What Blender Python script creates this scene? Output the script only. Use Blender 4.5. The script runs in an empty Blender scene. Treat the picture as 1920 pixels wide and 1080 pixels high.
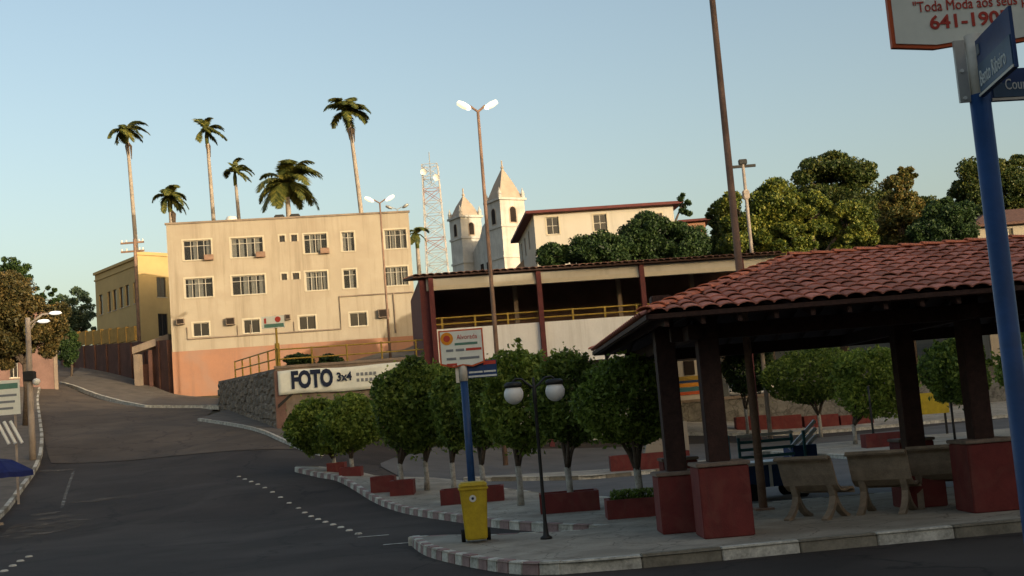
import bpy, bmesh, math, random
import numpy as np
from mathutils import Vector, Matrix
random.seed(7); rng = np.random.default_rng(7)
SC = bpy.context.scene; COL = SC.collection
R = math.radians

# ------------------------------------------------------------------ camera
FPX, ROLL, EYE = 2300.0, R(4.6), 2.0
PITCH = math.atan(250*math.cos(ROLL)/FPX)
_u0 = Vector((0, -math.sin(PITCH), math.cos(PITCH))); FWD = Vector((0, math.cos(PITCH), math.sin(PITCH)))
CR = Vector((1, 0, 0))*math.cos(ROLL) - _u0*math.sin(ROLL)
CU = Vector((1, 0, 0))*math.sin(ROLL) + _u0*math.cos(ROLL)
CAM = Vector((0, 0, EYE))
cd = bpy.data.cameras.new('camera'); cam = bpy.data.objects.new('camera', cd); COL.objects.link(cam)
m3 = Matrix((CR, CU, -FWD)).transposed()
cam.matrix_world = Matrix.Translation(CAM) @ m3.to_4x4()
cd.sensor_width = 36; cd.lens = 36*FPX/1920; cd.clip_start = 0.1; cd.clip_end = 4000
SC.camera = cam

# ------------------------------------------------------------------ world, sun, exposure
SUN_AZ, SUN_EL = R(42), R(8)          # azimuth to the right of straight behind the camera
sun_dir = Vector((math.sin(SUN_AZ)*math.cos(SUN_EL), -math.cos(SUN_AZ)*math.cos(SUN_EL), math.sin(SUN_EL)))
w = bpy.data.worlds.new('World'); SC.world = w; w.use_nodes = True
nt = w.node_tree; bg = nt.nodes['Background']
sky = nt.nodes.new('ShaderNodeTexSky'); sky.sky_type = 'NISHITA'; sky.sun_disc = False
sky.sun_elevation = SUN_EL; sky.sun_rotation = math.atan2(sun_dir.x, sun_dir.y)
sky.air_density = 1.0; sky.dust_density = 5.0; sky.ozone_density = 0.55; sky.altitude = 200
nt.links.new(sky.outputs[0], bg.inputs[0]); bg.inputs[1].default_value = 0.15
sd = bpy.data.lights.new('sun', 'SUN'); sd.energy = 2.0; sd.angle = R(0.5); sd.color = (1.0, .84, .60)
so = bpy.data.objects.new('sun', sd); COL.objects.link(so)
so.rotation_euler = (-sun_dir).to_track_quat('-Z', 'Y').to_euler()
SC.view_settings.view_transform = 'Standard'; SC.view_settings.look = 'None'
SC.view_settings.gamma = 1; SC.view_settings.exposure = 0.95; SC.view_settings.use_curve_mapping = False
SC.cycles.max_bounces = 6; SC.cycles.transparent_max_bounces = 8

# ------------------------------------------------------------------ helpers
def ray(px, py): return FWD*FPX + CR*(px-960) + CU*(540-py)
def at(px, py, Y):                      # photo point at a known distance
    d = ray(px, py); return CAM + d*(Y/d.y)
def onz(px, py, z):                     # photo point on a known level
    d = ray(px, py); return CAM + d*((z-EYE)/d.z)

def mat(name, col, rough=.85, var=.18, scale=2.0, bump=.15, fine=40, metal=0, dirt=None, spec=.3, rnd=0, streak=None, blot=None, crack=None):
    m = bpy.data.materials.new(name); m.use_nodes = True; t = m.node_tree; N = t.nodes; L = t.links
    b = N['Principled BSDF']; b.inputs['Roughness'].default_value = rough; b.inputs['Metallic'].default_value = metal
    b.inputs['Specular IOR Level'].default_value = spec
    g = N.new('ShaderNodeNewGeometry')
    n1 = N.new('ShaderNodeTexNoise'); n1.inputs['Scale'].default_value = scale; n1.inputs['Detail'].default_value = 6; n1.inputs['Roughness'].default_value = .65
    n2 = N.new('ShaderNodeTexNoise'); n2.inputs['Scale'].default_value = fine; n2.inputs['Detail'].default_value = 3
    L.new(g.outputs['Position'], n1.inputs[0]); L.new(g.outputs['Position'], n2.inputs[0])
    ad = N.new('ShaderNodeMath'); ad.operation = 'MULTIPLY_ADD'; L.new(n2.outputs[0], ad.inputs[0]); ad.inputs[1].default_value = .35; L.new(n1.outputs[0], ad.inputs[2])
    r = N.new('ShaderNodeMapRange'); L.new(ad.outputs[0], r.inputs[0])
    r.inputs[1].default_value = .4; r.inputs[2].default_value = .95
    mx = N.new('ShaderNodeMix'); mx.data_type = 'RGBA'; L.new(r.outputs[0], mx.inputs[0])
    d = dirt or tuple(c*(1-2*var) for c in col)
    mx.inputs[6].default_value = (*d, 1) if dirt else (*d, 1)
    mx.inputs[7].default_value = (*[min(1, c*(1+var)) for c in col], 1)
    out = mx.outputs[2]
    def over(col2, fac):
        nonlocal out
        k = N.new('ShaderNodeMix'); k.data_type = 'RGBA'; L.new(fac, k.inputs[0]); L.new(out, k.inputs[6]); k.inputs[7].default_value = (*col2, 1); out = k.outputs[2]
    def band(src, lo, hi, mx_):
        q = N.new('ShaderNodeMapRange'); L.new(src, q.inputs[0]); q.inputs[1].default_value = lo; q.inputs[2].default_value = hi; q.inputs[4].default_value = mx_; return q.outputs[0]
    if streak:      # rain runs: noise stretched down the wall
        mp = N.new('ShaderNodeMapping'); L.new(g.outputs['Position'], mp.inputs[0]); mp.inputs['Scale'].default_value = (streak[1], streak[1], streak[1]*.06)
        ns = N.new('ShaderNodeTexNoise'); ns.inputs['Scale'].default_value = 1; ns.inputs['Detail'].default_value = 7; ns.inputs['Roughness'].default_value = .7; L.new(mp.outputs[0], ns.inputs[0])
        over(streak[0], band(ns.outputs[0], .5, .78, streak[2]))
    if blot:        # large stains and repairs
        nb_ = N.new('ShaderNodeTexNoise'); nb_.inputs['Scale'].default_value = blot[1]; nb_.inputs['Detail'].default_value = 5; nb_.inputs['Distortion'].default_value = 1.2; L.new(g.outputs['Position'], nb_.inputs[0])
        over(blot[0], band(nb_.outputs[0], .5, .66, blot[2]))
    if crack:
        vo = N.new('ShaderNodeTexVoronoi'); vo.feature = 'DISTANCE_TO_EDGE'; vo.inputs['Scale'].default_value = crack[1]
        nd = N.new('ShaderNodeTexNoise'); nd.inputs['Scale'].default_value = 1.5; nd.inputs['Detail'].default_value = 4; L.new(g.outputs['Position'], nd.inputs[0])
        va = N.new('ShaderNodeVectorMath'); va.operation = 'MULTIPLY_ADD'; L.new(nd.outputs[1], va.inputs[0]); va.inputs[1].default_value = (.9, .9, .9); L.new(g.outputs['Position'], va.inputs[2]); L.new(va.outputs[0], vo.inputs[0])
        over(crack[0], band(vo.outputs['Distance'], crack[2], 0.0, .8))
    if rnd:
        oi = N.new('ShaderNodeObjectInfo'); hs = N.new('ShaderNodeHueSaturation')
        mr = N.new('ShaderNodeMapRange'); L.new(oi.outputs['Random'], mr.inputs[0]); mr.inputs[3].default_value = 1-rnd; mr.inputs[4].default_value = 1+rnd
        L.new(mr.outputs[0], hs.inputs['Value']); L.new(out, hs.inputs['Color']); out = hs.outputs[0]
    L.new(out, b.inputs['Base Color'])
    if bump:
        bp = N.new('ShaderNodeBump'); bp.inputs['Strength'].default_value = bump; bp.inputs['Distance'].default_value = .03
        L.new(ad.outputs[0], bp.inputs['Height']); L.new(bp.outputs[0], b.inputs['Normal'])
    return m

def leafmat(name, c1, c2, c3, trans=.25):
    m = bpy.data.materials.new(name); m.use_nodes = True; t = m.node_tree; N = t.nodes; L = t.links
    b = N['Principled BSDF']; b.inputs['Roughness'].default_value = .55; b.inputs['Specular IOR Level'].default_value = .35
    g = N.new('ShaderNodeNewGeometry'); n = N.new('ShaderNodeTexNoise'); n.inputs['Scale'].default_value = 1.3; n.inputs['Detail'].default_value = 3
    L.new(g.outputs['Position'], n.inputs[0])
    a = N.new('ShaderNodeMath'); a.operation = 'MULTIPLY_ADD'; L.new(g.outputs['Random Per Island'], a.inputs[0]); a.inputs[1].default_value = .55; 
    s = N.new('ShaderNodeMath'); s.operation = 'SUBTRACT'; L.new(n.outputs[0], s.inputs[0]); s.inputs[1].default_value = .27; L.new(s.outputs[0], a.inputs[2])
    cr = N.new('ShaderNodeValToRGB'); e = cr.color_ramp; e.elements[0].color = (*c1, 1); e.elements[0].position = .15
    e.elements[1].color = (*c3, 1); e.elements[1].position = .85; k = e.elements.new(.5); k.color = (*c2, 1)
    L.new(a.outputs[0], cr.inputs[0]); L.new(cr.outputs[0], b.inputs['Base Color'])
    tr = N.new('ShaderNodeBsdfTranslucent'); L.new(cr.outputs[0], tr.inputs[0])
    ms = N.new('ShaderNodeMixShader'); ms.inputs[0].default_value = trans
    L.new(b.outputs[0], ms.inputs[1]); L.new(tr.outputs[0], ms.inputs[2]); L.new(ms.outputs[0], N['Material Output'].inputs[0])
    return m

def glassmat(name, tint=(.02, .025, .03), op=.35):
    m = bpy.data.materials.new(name); m.use_nodes = True; t = m.node_tree; N = t.nodes; L = t.links
    b = N['Principled BSDF']; b.inputs['Base Color'].default_value = (*tint, 1); b.inputs['Roughness'].default_value = .12
    tr = N.new('ShaderNodeBsdfTransparent'); ms = N.new('ShaderNodeMixShader'); ms.inputs[0].default_value = op
    L.new(tr.outputs[0], ms.inputs[1]); L.new(b.outputs[0], ms.inputs[2]); L.new(ms.outputs[0], N['Material Output'].inputs[0])
    return m

def emitmat(name, col, e, base=(.8, .8, .75)):
    m = bpy.data.materials.new(name); m.use_nodes = True; b = m.node_tree.nodes['Principled BSDF']
    b.inputs['Base Color'].default_value = (*base, 1); b.inputs['Emission Color'].default_value = (*col, 1); b.inputs['Emission Strength'].default_value = e
    b.inputs['Roughness'].default_value = .35
    return m

def tag(o, label=None, cat=None, group=None, kind=None):
    if label: o['label'] = label
    if cat: o['category'] = cat
    if group: o['group'] = group
    if kind: o['kind'] = kind
    return o
def thing(name, label, cat, loc=(0, 0, 0), rz=0, group=None):
    o = bpy.data.objects.new(name, None); COL.objects.link(o); o.location = loc; o.rotation_euler = (0, 0, rz); o.empty_display_size = .2
    return tag(o, label, cat, group)
def linkmesh(name, me, m, parent=None, loc=None, rot=None, smooth=False):
    if m and not me.materials: me.materials.append(m)
    o = bpy.data.objects.new(name, me); COL.objects.link(o)
    if parent: o.parent = parent
    if loc is not None: o.location = loc
    if rot is not None: o.rotation_euler = rot
    if smooth: me.polygons.foreach_set('use_smooth', [True]*len(me.polygons))
    return o
def copy_tree(o, parent=None):
    c = o.copy(); COL.objects.link(c); c.parent = parent
    for ch in list(o.children): copy_tree(ch, c)
    return c

class MB:
    def __init__(s): s.v = []; s.f = []
    def add(s, vs, fs):
        k = len(s.v); s.v += [tuple(v) for v in vs]; s.f += [tuple(i+k for i in f) for f in fs]; return s
    def box(s, x0, x1, y0, y1, z0, z1, M=None, taper=0):
        t = taper
        vs = [Vector(q) for q in ((x0, y0, z0), (x1, y0, z0), (x1, y1, z0), (x0, y1, z0), (x0+t, y0+t, z1), (x1-t, y0+t, z1), (x1-t, y1-t, z1), (x0+t, y1-t, z1))]
        if M: vs = [M @ v for v in vs]
        return s.add(vs, [(3, 2, 1, 0), (4, 5, 6, 7), (0, 1, 5, 4), (1, 2, 6, 5), (2, 3, 7, 6), (3, 0, 4, 7)])
    def quad(s, a, b, c, d): return s.add([a, b, c, d], [(0, 1, 2, 3)])
    def tube(s, pts, rad, n=8, caps=True):
        pts = [Vector(p) for p in pts]; k = len(pts)
        rr = list(rad) if hasattr(rad, '__len__') else [rad]*k
        vs = []; fs = []
        for i, p in enumerate(pts):
            t = (pts[min(i+1, k-1)]-pts[max(i-1, 0)]).normalized()
            a = t.cross(Vector((0, 0, 1)) if abs(t.z) < .95 else Vector((0, 1, 0))).normalized(); b = t.cross(a)
            for j in range(n):
                q = 2*math.pi*j/n; vs.append(p+(a*math.cos(q)+b*math.sin(q))*rr[i])
        for i in range(k-1):
            for j in range(n):
                j2 = (j+1) % n; fs.append((i*n+j, (i+1)*n+j, (i+1)*n+j2, i*n+j2))
        if caps: fs += [tuple(range(n)), tuple(reversed(range((k-1)*n, k*n)))]
        return s.add(vs, fs)
    def lathe(s, prof, n=20, c=(0, 0, 0)):
        vs = []; fs = []; k = len(prof)
        for r, z in prof:
            for j in range(n):
                q = 2*math.pi*j/n; vs.append((c[0]+r*math.cos(q), c[1]+r*math.sin(q), c[2]+z))
        for i in range(k-1):
            for j in range(n):
                j2 = (j+1) % n; fs.append((i*n+j, i*n+j2, (i+1)*n+j2, (i+1)*n+j))
        return s.add(vs, fs)
    def prism(s, poly, y0, y1, M=None):   # poly in xz, extruded along y
        n = len(poly); vs = [Vector((x, y0, z)) for x, z in poly]+[Vector((x, y1, z)) for x, z in poly]
        if M: vs = [M @ v for v in vs]
        fs = [tuple(range(n)), tuple(reversed(range(n, 2*n)))]+[((i+1) % n, i, i+n, (i+1) % n+n) for i in range(n)]
        return s.add(vs, fs)
    def mesh(s, name):
        me = bpy.data.meshes.new(name); me.from_pydata(s.v, [], s.f); me.update(); return me
    def build(s, name, m, parent=None, loc=None, rot=None, smooth=False, fix=True, bevel=0):
        me = s.mesh(name)
        if fix:
            bm = bmesh.new(); bm.from_mesh(me); bmesh.ops.recalc_face_normals(bm, faces=bm.faces)
            if bevel: bmesh.ops.bevel(bm, geom=[e for e in bm.edges if e.calc_face_angle(0) > .5], offset=bevel, segments=2, affect='EDGES')
            bm.to_mesh(me); bm.free()
        o = linkmesh(name, me, m, parent, loc, rot, smooth)
        return o

def text(body, size, m, parent, loc, rot, name='lettering', depth=.004, align='CENTER', sx=1.0, bold=0):
    c = bpy.data.curves.new(name, 'FONT'); c.body = body; c.size = size; c.extrude = depth; c.align_x = align; c.align_y = 'CENTER'; c.resolution_u = 3; c.offset = bold*size
    t = bpy.data.objects.new('tmp', c); COL.objects.link(t); bpy.context.view_layer.update()
    me = bpy.data.meshes.new_from_object(t.evaluated_get(bpy.context.evaluated_depsgraph_get()))
    bpy.data.objects.remove(t)
    o = linkmesh(name, me, m, parent, loc, rot); o.scale = (sx, 1, 1); return o

def leafmesh(name, cen, size, up=0.0, asp=.55):
    n = len(cen); d = rng.normal(size=(n, 3)); d /= np.linalg.norm(d, axis=1)[:, None]
    d[:, 2] -= up; d /= np.linalg.norm(d, axis=1)[:, None]
    e = rng.normal(size=(n, 3)); e -= (e*d).sum(1)[:, None]*d; e /= np.linalg.norm(e, axis=1)[:, None]
    s = size*rng.uniform(.6, 1.3, n)[:, None]
    nrm = np.cross(d, e)*s*.12
    v = np.stack([cen-d*s*.5, cen+e*s*asp*.5+nrm, cen+d*s*.5, cen-e*s*asp*.5+nrm], 1).reshape(-1, 3)
    me = bpy.data.meshes.new(name); me.vertices.add(4*n); me.vertices.foreach_set('co', v.ravel())
    me.loops.add(4*n); me.loops.foreach_set('vertex_index', np.arange(4*n)); me.polygons.add(n)
    me.polygons.foreach_set('loop_start', np.arange(n)*4); me.polygons.foreach_set('loop_total', np.full(n, 4)); me.update(calc_edges=True)
    return me

# ------------------------------------------------------------------ terrain
CP = [(-9.5, 22, 0), (-4, 24, 0), (0, 16, 0), (6, 13, 0), (-3.5, 25.2, 0), (-15, 15, 0), (-30, 10, 0), (-1.5, 25.9, 0), (10, 20, 0), (10, 30, 0), (1, 30, .02),
      (10, 40, 0), (4, 45, .1), (0, 50, .3), (10, 55, .15), (20, 40, 0), (20, 60, .2), (15, 62, .25), (28, 62, .3), (18, 50, .05), (-5, 31, .0), (-3.7, 34, .14),
      (15, 78, 2.6), (32, 78, 3), (15, 92, 5), (45, 92, 5), (0, 115, 13), (22, 115, 13), (-15, 118, 13), (0, 160, 18), (-62, 110, 11), (-62, 60, 7), (-60, 30, 3),
      (-42, 60, 5.0), (0, 300, 20), (-150, 300, 18), (150, 300, 18), (60, 40, 0), (60, 0, 0), (-60, 0, 0), (0, -80, 0), (-80, -80, 0), (80, -80, 0), (0, 0, 0), (12, 0, 0), (-12, 0, 0)]
for a in [(548, 885, 43), (450, 895, 42), (560, 950, 34), (5, 975, 36), (62, 868, 50), (85, 840, 53), (100, 870, 50), (560, 845, 48), (600, 855, 47), (410, 765, 72), (370, 790, 62),
          (270, 765, 75), (110, 720, 92), (80, 722, 88), (322, 742, 91), (150, 690, 110), (629, 888, 42), (655, 897, 39), (700, 905, 42), (545, 808, 54), (250, 860, 50), (0, 1080, 22.1), (300, 900, 42), (200, 800, 62)]:
    q = at(*a); CP.append((q.x, q.y, q.z))
CP = np.array(CP, float)
def _U(r2): return .5*r2*np.log(r2+1e-9)
_n = len(CP); _K = _U(((CP[:, None, :2]-CP[None, :, :2])**2).sum(2)) + np.eye(_n)*2.0
_Pm = np.c_[np.ones(_n), CP[:, :2]]
_S = np.zeros((_n+3, _n+3)); _S[:_n, :_n] = _K; _S[:_n, _n:] = _Pm; _S[_n:, :_n] = _Pm.T
_W = np.linalg.solve(_S, np.r_[CP[:, 2], 0, 0, 0])
def sstep(a, b, x): t = np.clip((x-a)/(b-a), 0, 1); return t*t*(3-2*t)
def Tn(x, y):
    x = np.asarray(x, float); y = np.asarray(y, float)
    z = (_W[:_n]*_U((x[..., None]-CP[:, 0])**2+(y[..., None]-CP[:, 1])**2)).sum(-1)+_W[_n]+_W[_n+1]*x+_W[_n+2]*y
    s = sstep(22, 36, y-np.clip(x+2, 0, 40)*2.2); s = np.maximum(s, sstep(50, 66, y)); s = np.maximum(s, sstep(16, 40, -x))
    far = sstep(150, 300, np.hypot(x, y-60))
    return z*s*(1-far)+far*np.where(y > 60, 16.0, 0.0)*sstep(60, 200, y)
def T(x, y): return float(Tn(np.array([x]), np.array([y]))[0])

def sheet(name, xs, ys, off, m, kind='structure', mask=None):
    X, Y = np.meshgrid(xs, ys); Z = Tn(X, Y)+off
    nx = len(xs); vs = np.c_[X.ravel(), Y.ravel(), Z.ravel()].tolist(); fs = []
    for j in range(len(ys)-1):
        for i in range(nx-1):
            if mask is None or mask(.5*(xs[i]+xs[i+1]), .5*(ys[j]+ys[j+1])): fs.append((j*nx+i, j*nx+i+1, (j+1)*nx+i+1, (j+1)*nx+i))
    me = bpy.data.meshes.new(name); me.from_pydata(vs, [], fs); me.update()
    return tag(linkmesh(name, me, m, smooth=True), kind=kind)
def resample(pts, step):
    out = [Vector(pts[0][:2])]
    P2 = [Vector(p[:2]) for p in pts]
    for a, b in zip(P2, P2[1:]):
        k = max(1, int(round((b-a).length/step)))
        out += [a.lerp(b, i/k) for i in range(1, k+1)]
    return out
def smooth_poly(pts, it=2):
    pts = [Vector(p[:2]) for p in pts]
    for _ in range(it):
        q = [pts[0]]
        for a, b in zip(pts, pts[1:]): q += [a.lerp(b, .25), a.lerp(b, .75)]
        pts = q+[pts[-1]]
    return pts
def drape(name, L, Rr, off, m, cols=8, parent=None):   # sheet between two polylines of equal length
    vs = []; fs = []; n = len(L); k = cols+1
    for a, b in zip(L, Rr):
        for j in range(k):
            p = Vector(a).lerp(Vector(b), j/cols); vs.append((p.x, p.y, T(p.x, p.y)+off))
    for i in range(n-1):
        for j in range(cols): fs.append((i*k+j, i*k+j+1, (i+1)*k+j+1, (i+1)*k+j))
    mb = MB(); mb.add(vs, fs)
    o = mb.build(name, m, parent, fix=False); tag(o, kind='structure') if not parent else None
    return o
def along(pts, n):
    pts = [Vector(p[:2]) for p in pts]; d = [0]
    for a, b in zip(pts, pts[1:]): d.append(d[-1]+(b-a).length)
    out = []
    for i in range(n):
        s = d[-1]*i/(n-1); j = 0
        while j < len(d)-2 and d[j+1] < s: j += 1
        out.append(pts[j].lerp(pts[j+1], (s-d[j])/max(1e-9, d[j+1]-d[j])))
    return out
def kerb(parent, line, stone, mats, width=.16, top=.15, gap=.012, inward=1, bury=.1, every=None):
    """row of kerb stones along a polyline; inward=+1 puts the stone on the left of the direction of travel"""
    ln = [Vector(p[:2]) for p in line]; tot = sum((b-a).length for a, b in zip(ln, ln[1:])); n = max(2, int(tot/stone)); P2 = along(ln, n+1)
    for i in range(n):
        a, b = P2[i], P2[i+1]; t = (b-a).normalized(); nn = Vector((-t.y, t.x))*inward*width
        a2 = a+t*gap/2; b2 = b-t*gap/2; j = random.uniform(-.008, .008)
        za, zb = T(a.x, a.y), T(b.x, b.y)
        bot = [(a2.x, a2.y, za-bury), (b2.x, b2.y, zb-bury), (b2.x+nn.x, b2.y+nn.y, zb-bury), (a2.x+nn.x, a2.y+nn.y, za-bury)]
        f = nn*.12
        tp = [(a2.x+f.x, a2.y+f.y, za+top+j), (b2.x+f.x, b2.y+f.y, zb+top+j), (b2.x+nn.x, b2.y+nn.y, zb+top+j), (a2.x+nn.x, a2.y+nn.y, za+top+j)]
        mb = MB().add(bot+tp, [(0, 1, 2, 3), (4, 5, 6, 7), (0, 1, 5, 4), (1, 2, 6, 5), (2, 3, 7, 6), (3, 0, 4, 7)])
        mb.build('kerb_stone', mats[i % len(mats)], parent, bevel=.012)

# ------------------------------------------------------------------ materials
M = {}
M['asphalt'] = mat('asphalt', (.044, .034, .028), .9, .25, .5, .5, 90, blot=((.075, .062, .052), .22, .55), crack=((.015, .012, .01), .22, .012))
M['asphalt_old'] = mat('asphalt_old', (.115, .088, .066), .92, .25, .35, .5, 60, blot=((.065, .052, .042), .25, .6), crack=((.04, .03, .025), .35, .02))
M['asphalt_plaza'] = mat('asphalt_plaza', (.12, .115, .11), .9, .2, .6, .4, 60)
M['walk'] = mat('walk', (.37, .335, .27), .92, .22, 1.2, .6, 25, blot=((.22, .19, .15), .7, .6), crack=((.12, .10, .08), 1.1, .02))
M['walk_old'] = mat('walk_old', (.15, .125, .10), .92, .25, 1.0, .5, 25)
M['ground'] = mat('ground', (.10, .085, .05), .95, .3, .3, .5, 8)
M['kerb_w'] = mat('kerb_white', (.72, .69, .60), .85, .1, 5, .3, 30, dirt=(.17, .16, .13))
M['kerb_b'] = mat('kerb_bare', (.24, .215, .165), .9, .25, 4, .4, 30)
M['kerb_p'] = mat('kerb_pink', (.33, .23, .21), .9, .2, 5, .4, 30, dirt=(.2, .13, .12))
M['kerb_r'] = mat('kerb_red', (.20, .07, .06), .9, .2, 5, .4, 30)
M['red'] = mat('red_paint', (.165, .03, .026), .75, .18, 3, .3, 50, streak=((.10, .045, .035), 5, .6), blot=((.19, .06, .045), 2.2, .4))
M['cap'] = mat('cap_stone', (.24, .18, .14), .85, .2, 6, .2)
M['wood'] = mat('dark_wood', (.045, .02, .015), .7, .3, 8, .3, 50)
M['maroon'] = mat('maroon', (.11, .025, .025), .7, .2, 3, .15)
M['tile'] = mat('clay_tile', (.53, .205, .145), .95, .18, 6, .3, 40, rnd=.30, blot=((.30, .15, .11), 1.3, .5), spec=.08)
M['tile_r'] = mat('ridge_clay', (.66, .20, .10), .75, .2, 6, .3, 40, rnd=.15)  # clay brightened: low sun along ridge and hips is put into the colour
M['tile_d'] = mat('old_tile', (.16, .085, .065), .85, .3, 5, .4, 40, rnd=.25)
M['cream'] = mat('cream_wall', (.37, .325, .255), .9, .05, .45, .12, 14, dirt=(.32, .275, .21), streak=((.19, .15, .105), 1.6, .8), blot=((.31, .26, .20), .25, .55))
M['cream_t'] = mat('cream_trim', (.48, .43, .33), .85, .08, 2, .05)
M['orange'] = mat('orange_wall', (.33, .165, .10), .9, .10, .7, .15, 14, dirt=(.28, .15, .10), streak=((.20, .13, .10), 1.2, .7), blot=((.29, .185, .14), .4, .6))
M['yellow_w'] = mat('yellow_wall', (.50, .37, .17), .9, .08, .6, .1, streak=((.4, .3, .16), 1.5, .5))
M['ochre'] = mat('ochre', (.42, .26, .07), .85, .2, 2, .1)
M['white_w'] = mat('white_wall', (.45, .425, .375), .9, .08, .5, .12, 12, dirt=(.45, .42, .36), streak=((.3, .27, .22), 1.5, .6))
M['white'] = mat('white_paint', (.72, .72, .68), .6, .06, 4, .05)
M['church'] = mat('church_wall', (.60, .59, .55), .9, .1, .6, .1, dirt=(.36, .35, .33), streak=((.22, .21, .2), 1.2, .7))
M['spire'] = mat('spire', (.42, .35, .28), .9, .12, 1, .1)
M['brick_d'] = mat('dark_retaining', (.13, .065, .05), .92, .25, .6, .4, 10)
M['plaster'] = mat('grey_plaster', (.25, .195, .145), .92, .25, .8, .3, 12, dirt=(.15, .12, .10), streak=((.10, .08, .06), 1.6, .7))
M['stone'] = mat('stone', (.25, .205, .155), .92, .3, 2.5, .6, 12, rnd=.25)
M['stone_w'] = mat('stone_wall', (.20, .19, .165), .92, .35, 1.6, 1.0, 8, crack=((.07, .065, .055), 1.6, .06))
M['dirt'] = mat('dirt', (.15, .115, .08), .95, .3, .8, 1.0, 6)
M['concrete'] = mat('concrete', (.30, .235, .17), .9, .22, 5, .35, 60)
M['pole'] = mat('weathered_pole', (.36, .30, .25), .75, .2, 2, .1)
M['rust'] = mat('rusty_pole', (.27, .17, .12), .75, .3, 1.5, .1)
M['grey'] = mat('grey_metal', (.42, .42, .40), .5, .1, 5, .05, metal=.4)
M['mast'] = mat('mast_paint', (.5, .49, .48), .6, .2, 1, 0)
M['mast_r'] = mat('mast_red', (.42, .22, .18), .6, .2, 1, 0)
M['panel_w'] = mat('white_panel', (.74, .73, .70), .9, .06, .5, .1, 12, streak=((.4, .37, .32), 1.5, .6))
M['sleeve'] = mat('pale_sleeve', (.62, .58, .50), .6, .1, 10, .05)
M['black'] = mat('black_metal', (.018, .018, .018), .5, .2, 8, .1)
M['blue'] = mat('blue_paint', (.014, .055, .165), .45, .15, 6, .08, spec=.28, streak=((.03, .045, .08), 9, .6), blot=((.012, .035, .09), 4, .5))
M['plate'] = mat('plate_blue', (.018, .05, .15), .45, .12, 6, .03)
M['plate2'] = mat('plate_blue_pale', (.05, .10, .17), .5, .12, 6, .03)
M['tarp'] = mat('blue_canvas', (.012, .02, .11), .8, .2, 5, .1)
M['yellow'] = mat('yellow_plastic', (.50, .36, .02), .6, .15, 6, .08, streak=((.28, .19, .04), 7, .6))
M['rail'] = mat('yellow_rail', (.36, .24, .04), .6, .2, 4, .05)
M['board'] = mat('board_white', (.74, .76, .68), .6, .05, 8, .02)
M['boardedge'] = mat('board_red', (.55, .10, .03), .6, .1, 8, .02)
M['ink_r'] = mat('ink_red', (.48, .06, .04), .7, .1, 20, 0)
M['ink_b'] = mat('ink_blue', (.008, .016, .045), .7, .1, 20, 0)
M['ink_g'] = mat('ink_green', (.10, .22, .17), .7, .1, 20, 0)
M['ink_w'] = mat('ink_white', (.6, .62, .6), .7, .1, 20, 0)
M['ink_k'] = mat('ink_grey', (.2, .22, .24), .7, .1, 20, 0)
M['logo'] = mat('logo_orange', (.75, .28, .02), .7, .1, 20, 0)
M['globe'] = emitmat('globe_glass', (1, 1, 1), 0.0, (.72, .72, .70))
M['lamp'] = emitmat('lit_lamp', (1, .86, .55), 2.5)
M['lamp_shell'] = emitmat('lamp_shell', (1, .86, .55), .55)
M['lamp_w'] = emitmat('white_lamp', (1, .95, .85), .5)
M['glass'] = glassmat('window_glass')
M['glass_k'] = glassmat('dark_glass', (.012, .012, .014), .92)
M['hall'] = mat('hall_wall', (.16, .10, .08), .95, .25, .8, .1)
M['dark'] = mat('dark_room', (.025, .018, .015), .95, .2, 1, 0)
M['curtain'] = mat('curtain', (.62, .62, .56), .95, .15, 6, .1)
M['frame'] = mat('window_frame', (.45, .42, .36), .6, .1, 8, .02)
M['frame_d'] = mat('window_frame_dark', (.10, .08, .07), .6, .1, 8, .02)
M['pink'] = mat('pink_wall', (.20, .12, .10), .92, .2, .8, .2, 12)
M['bark'] = mat('bark', (.10, .075, .055), .95, .3, 8, .6, 40)
M['bark_w'] = mat('whitewashed_bark', (.40, .38, .33), .9, .2, 8, .5, 40, dirt=(.16, .13, .10))
M['palmtrunk'] = mat('palm_trunk', (.36, .31, .26), .9, .2, 3, .3)
M['tyre'] = mat('tyre', (.015, .015, .015), .8, .2, 10, .1)
M['soil'] = mat('soil', (.06, .045, .03), .95, .3, 8, .6)
M['car_w'] = mat('car_white', (.6, .6, .58), .3, .04, 3, 0, spec=.5)
M['car_s'] = mat('car_silver', (.35, .36, .36), .3, .04, 3, 0, metal=.3, spec=.5)
M['teal'] = mat('teal', (.05, .16, .18), .8, .1, 4, 0)
M['orange_s'] = mat('orange_stripe', (.6, .25, .03), .8, .1, 4, 0)
def wornmat(name, col):
    m = mat(name, col, .92, .2, 1.5, .4, 40); t = m.node_tree; N = t.nodes; L = t.links
    g = N.new('ShaderNodeNewGeometry'); n = N.new('ShaderNodeTexNoise'); n.inputs['Scale'].default_value = 2.2; n.inputs['Detail'].default_value = 8; n.inputs['Roughness'].default_value = .7
    L.new(g.outputs['Position'], n.inputs[0]); r = N.new('ShaderNodeMapRange'); L.new(n.outputs[0], r.inputs[0]); r.inputs[1].default_value = .42; r.inputs[2].default_value = .68; r.inputs[4].default_value = .75
    tr = N.new('ShaderNodeBsdfTransparent'); ms = N.new('ShaderNodeMixShader'); L.new(r.outputs[0], ms.inputs[0]); L.new(tr.outputs[0], ms.inputs[1]); L.new(N['Principled BSDF'].outputs[0], ms.inputs[2]); L.new(ms.outputs[0], N['Material Output'].inputs[0])
    return m
M['worn'] = wornmat('worn_tarmac', (.22, .18, .14)); M['worn_line'] = wornmat('worn_line', (.42, .40, .35))
LF = {}
LF['ficus'] = leafmat('leaf_ficus', (.036, .062, .012), (.12, .18, .03), (.25, .33, .065), .5)
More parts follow.
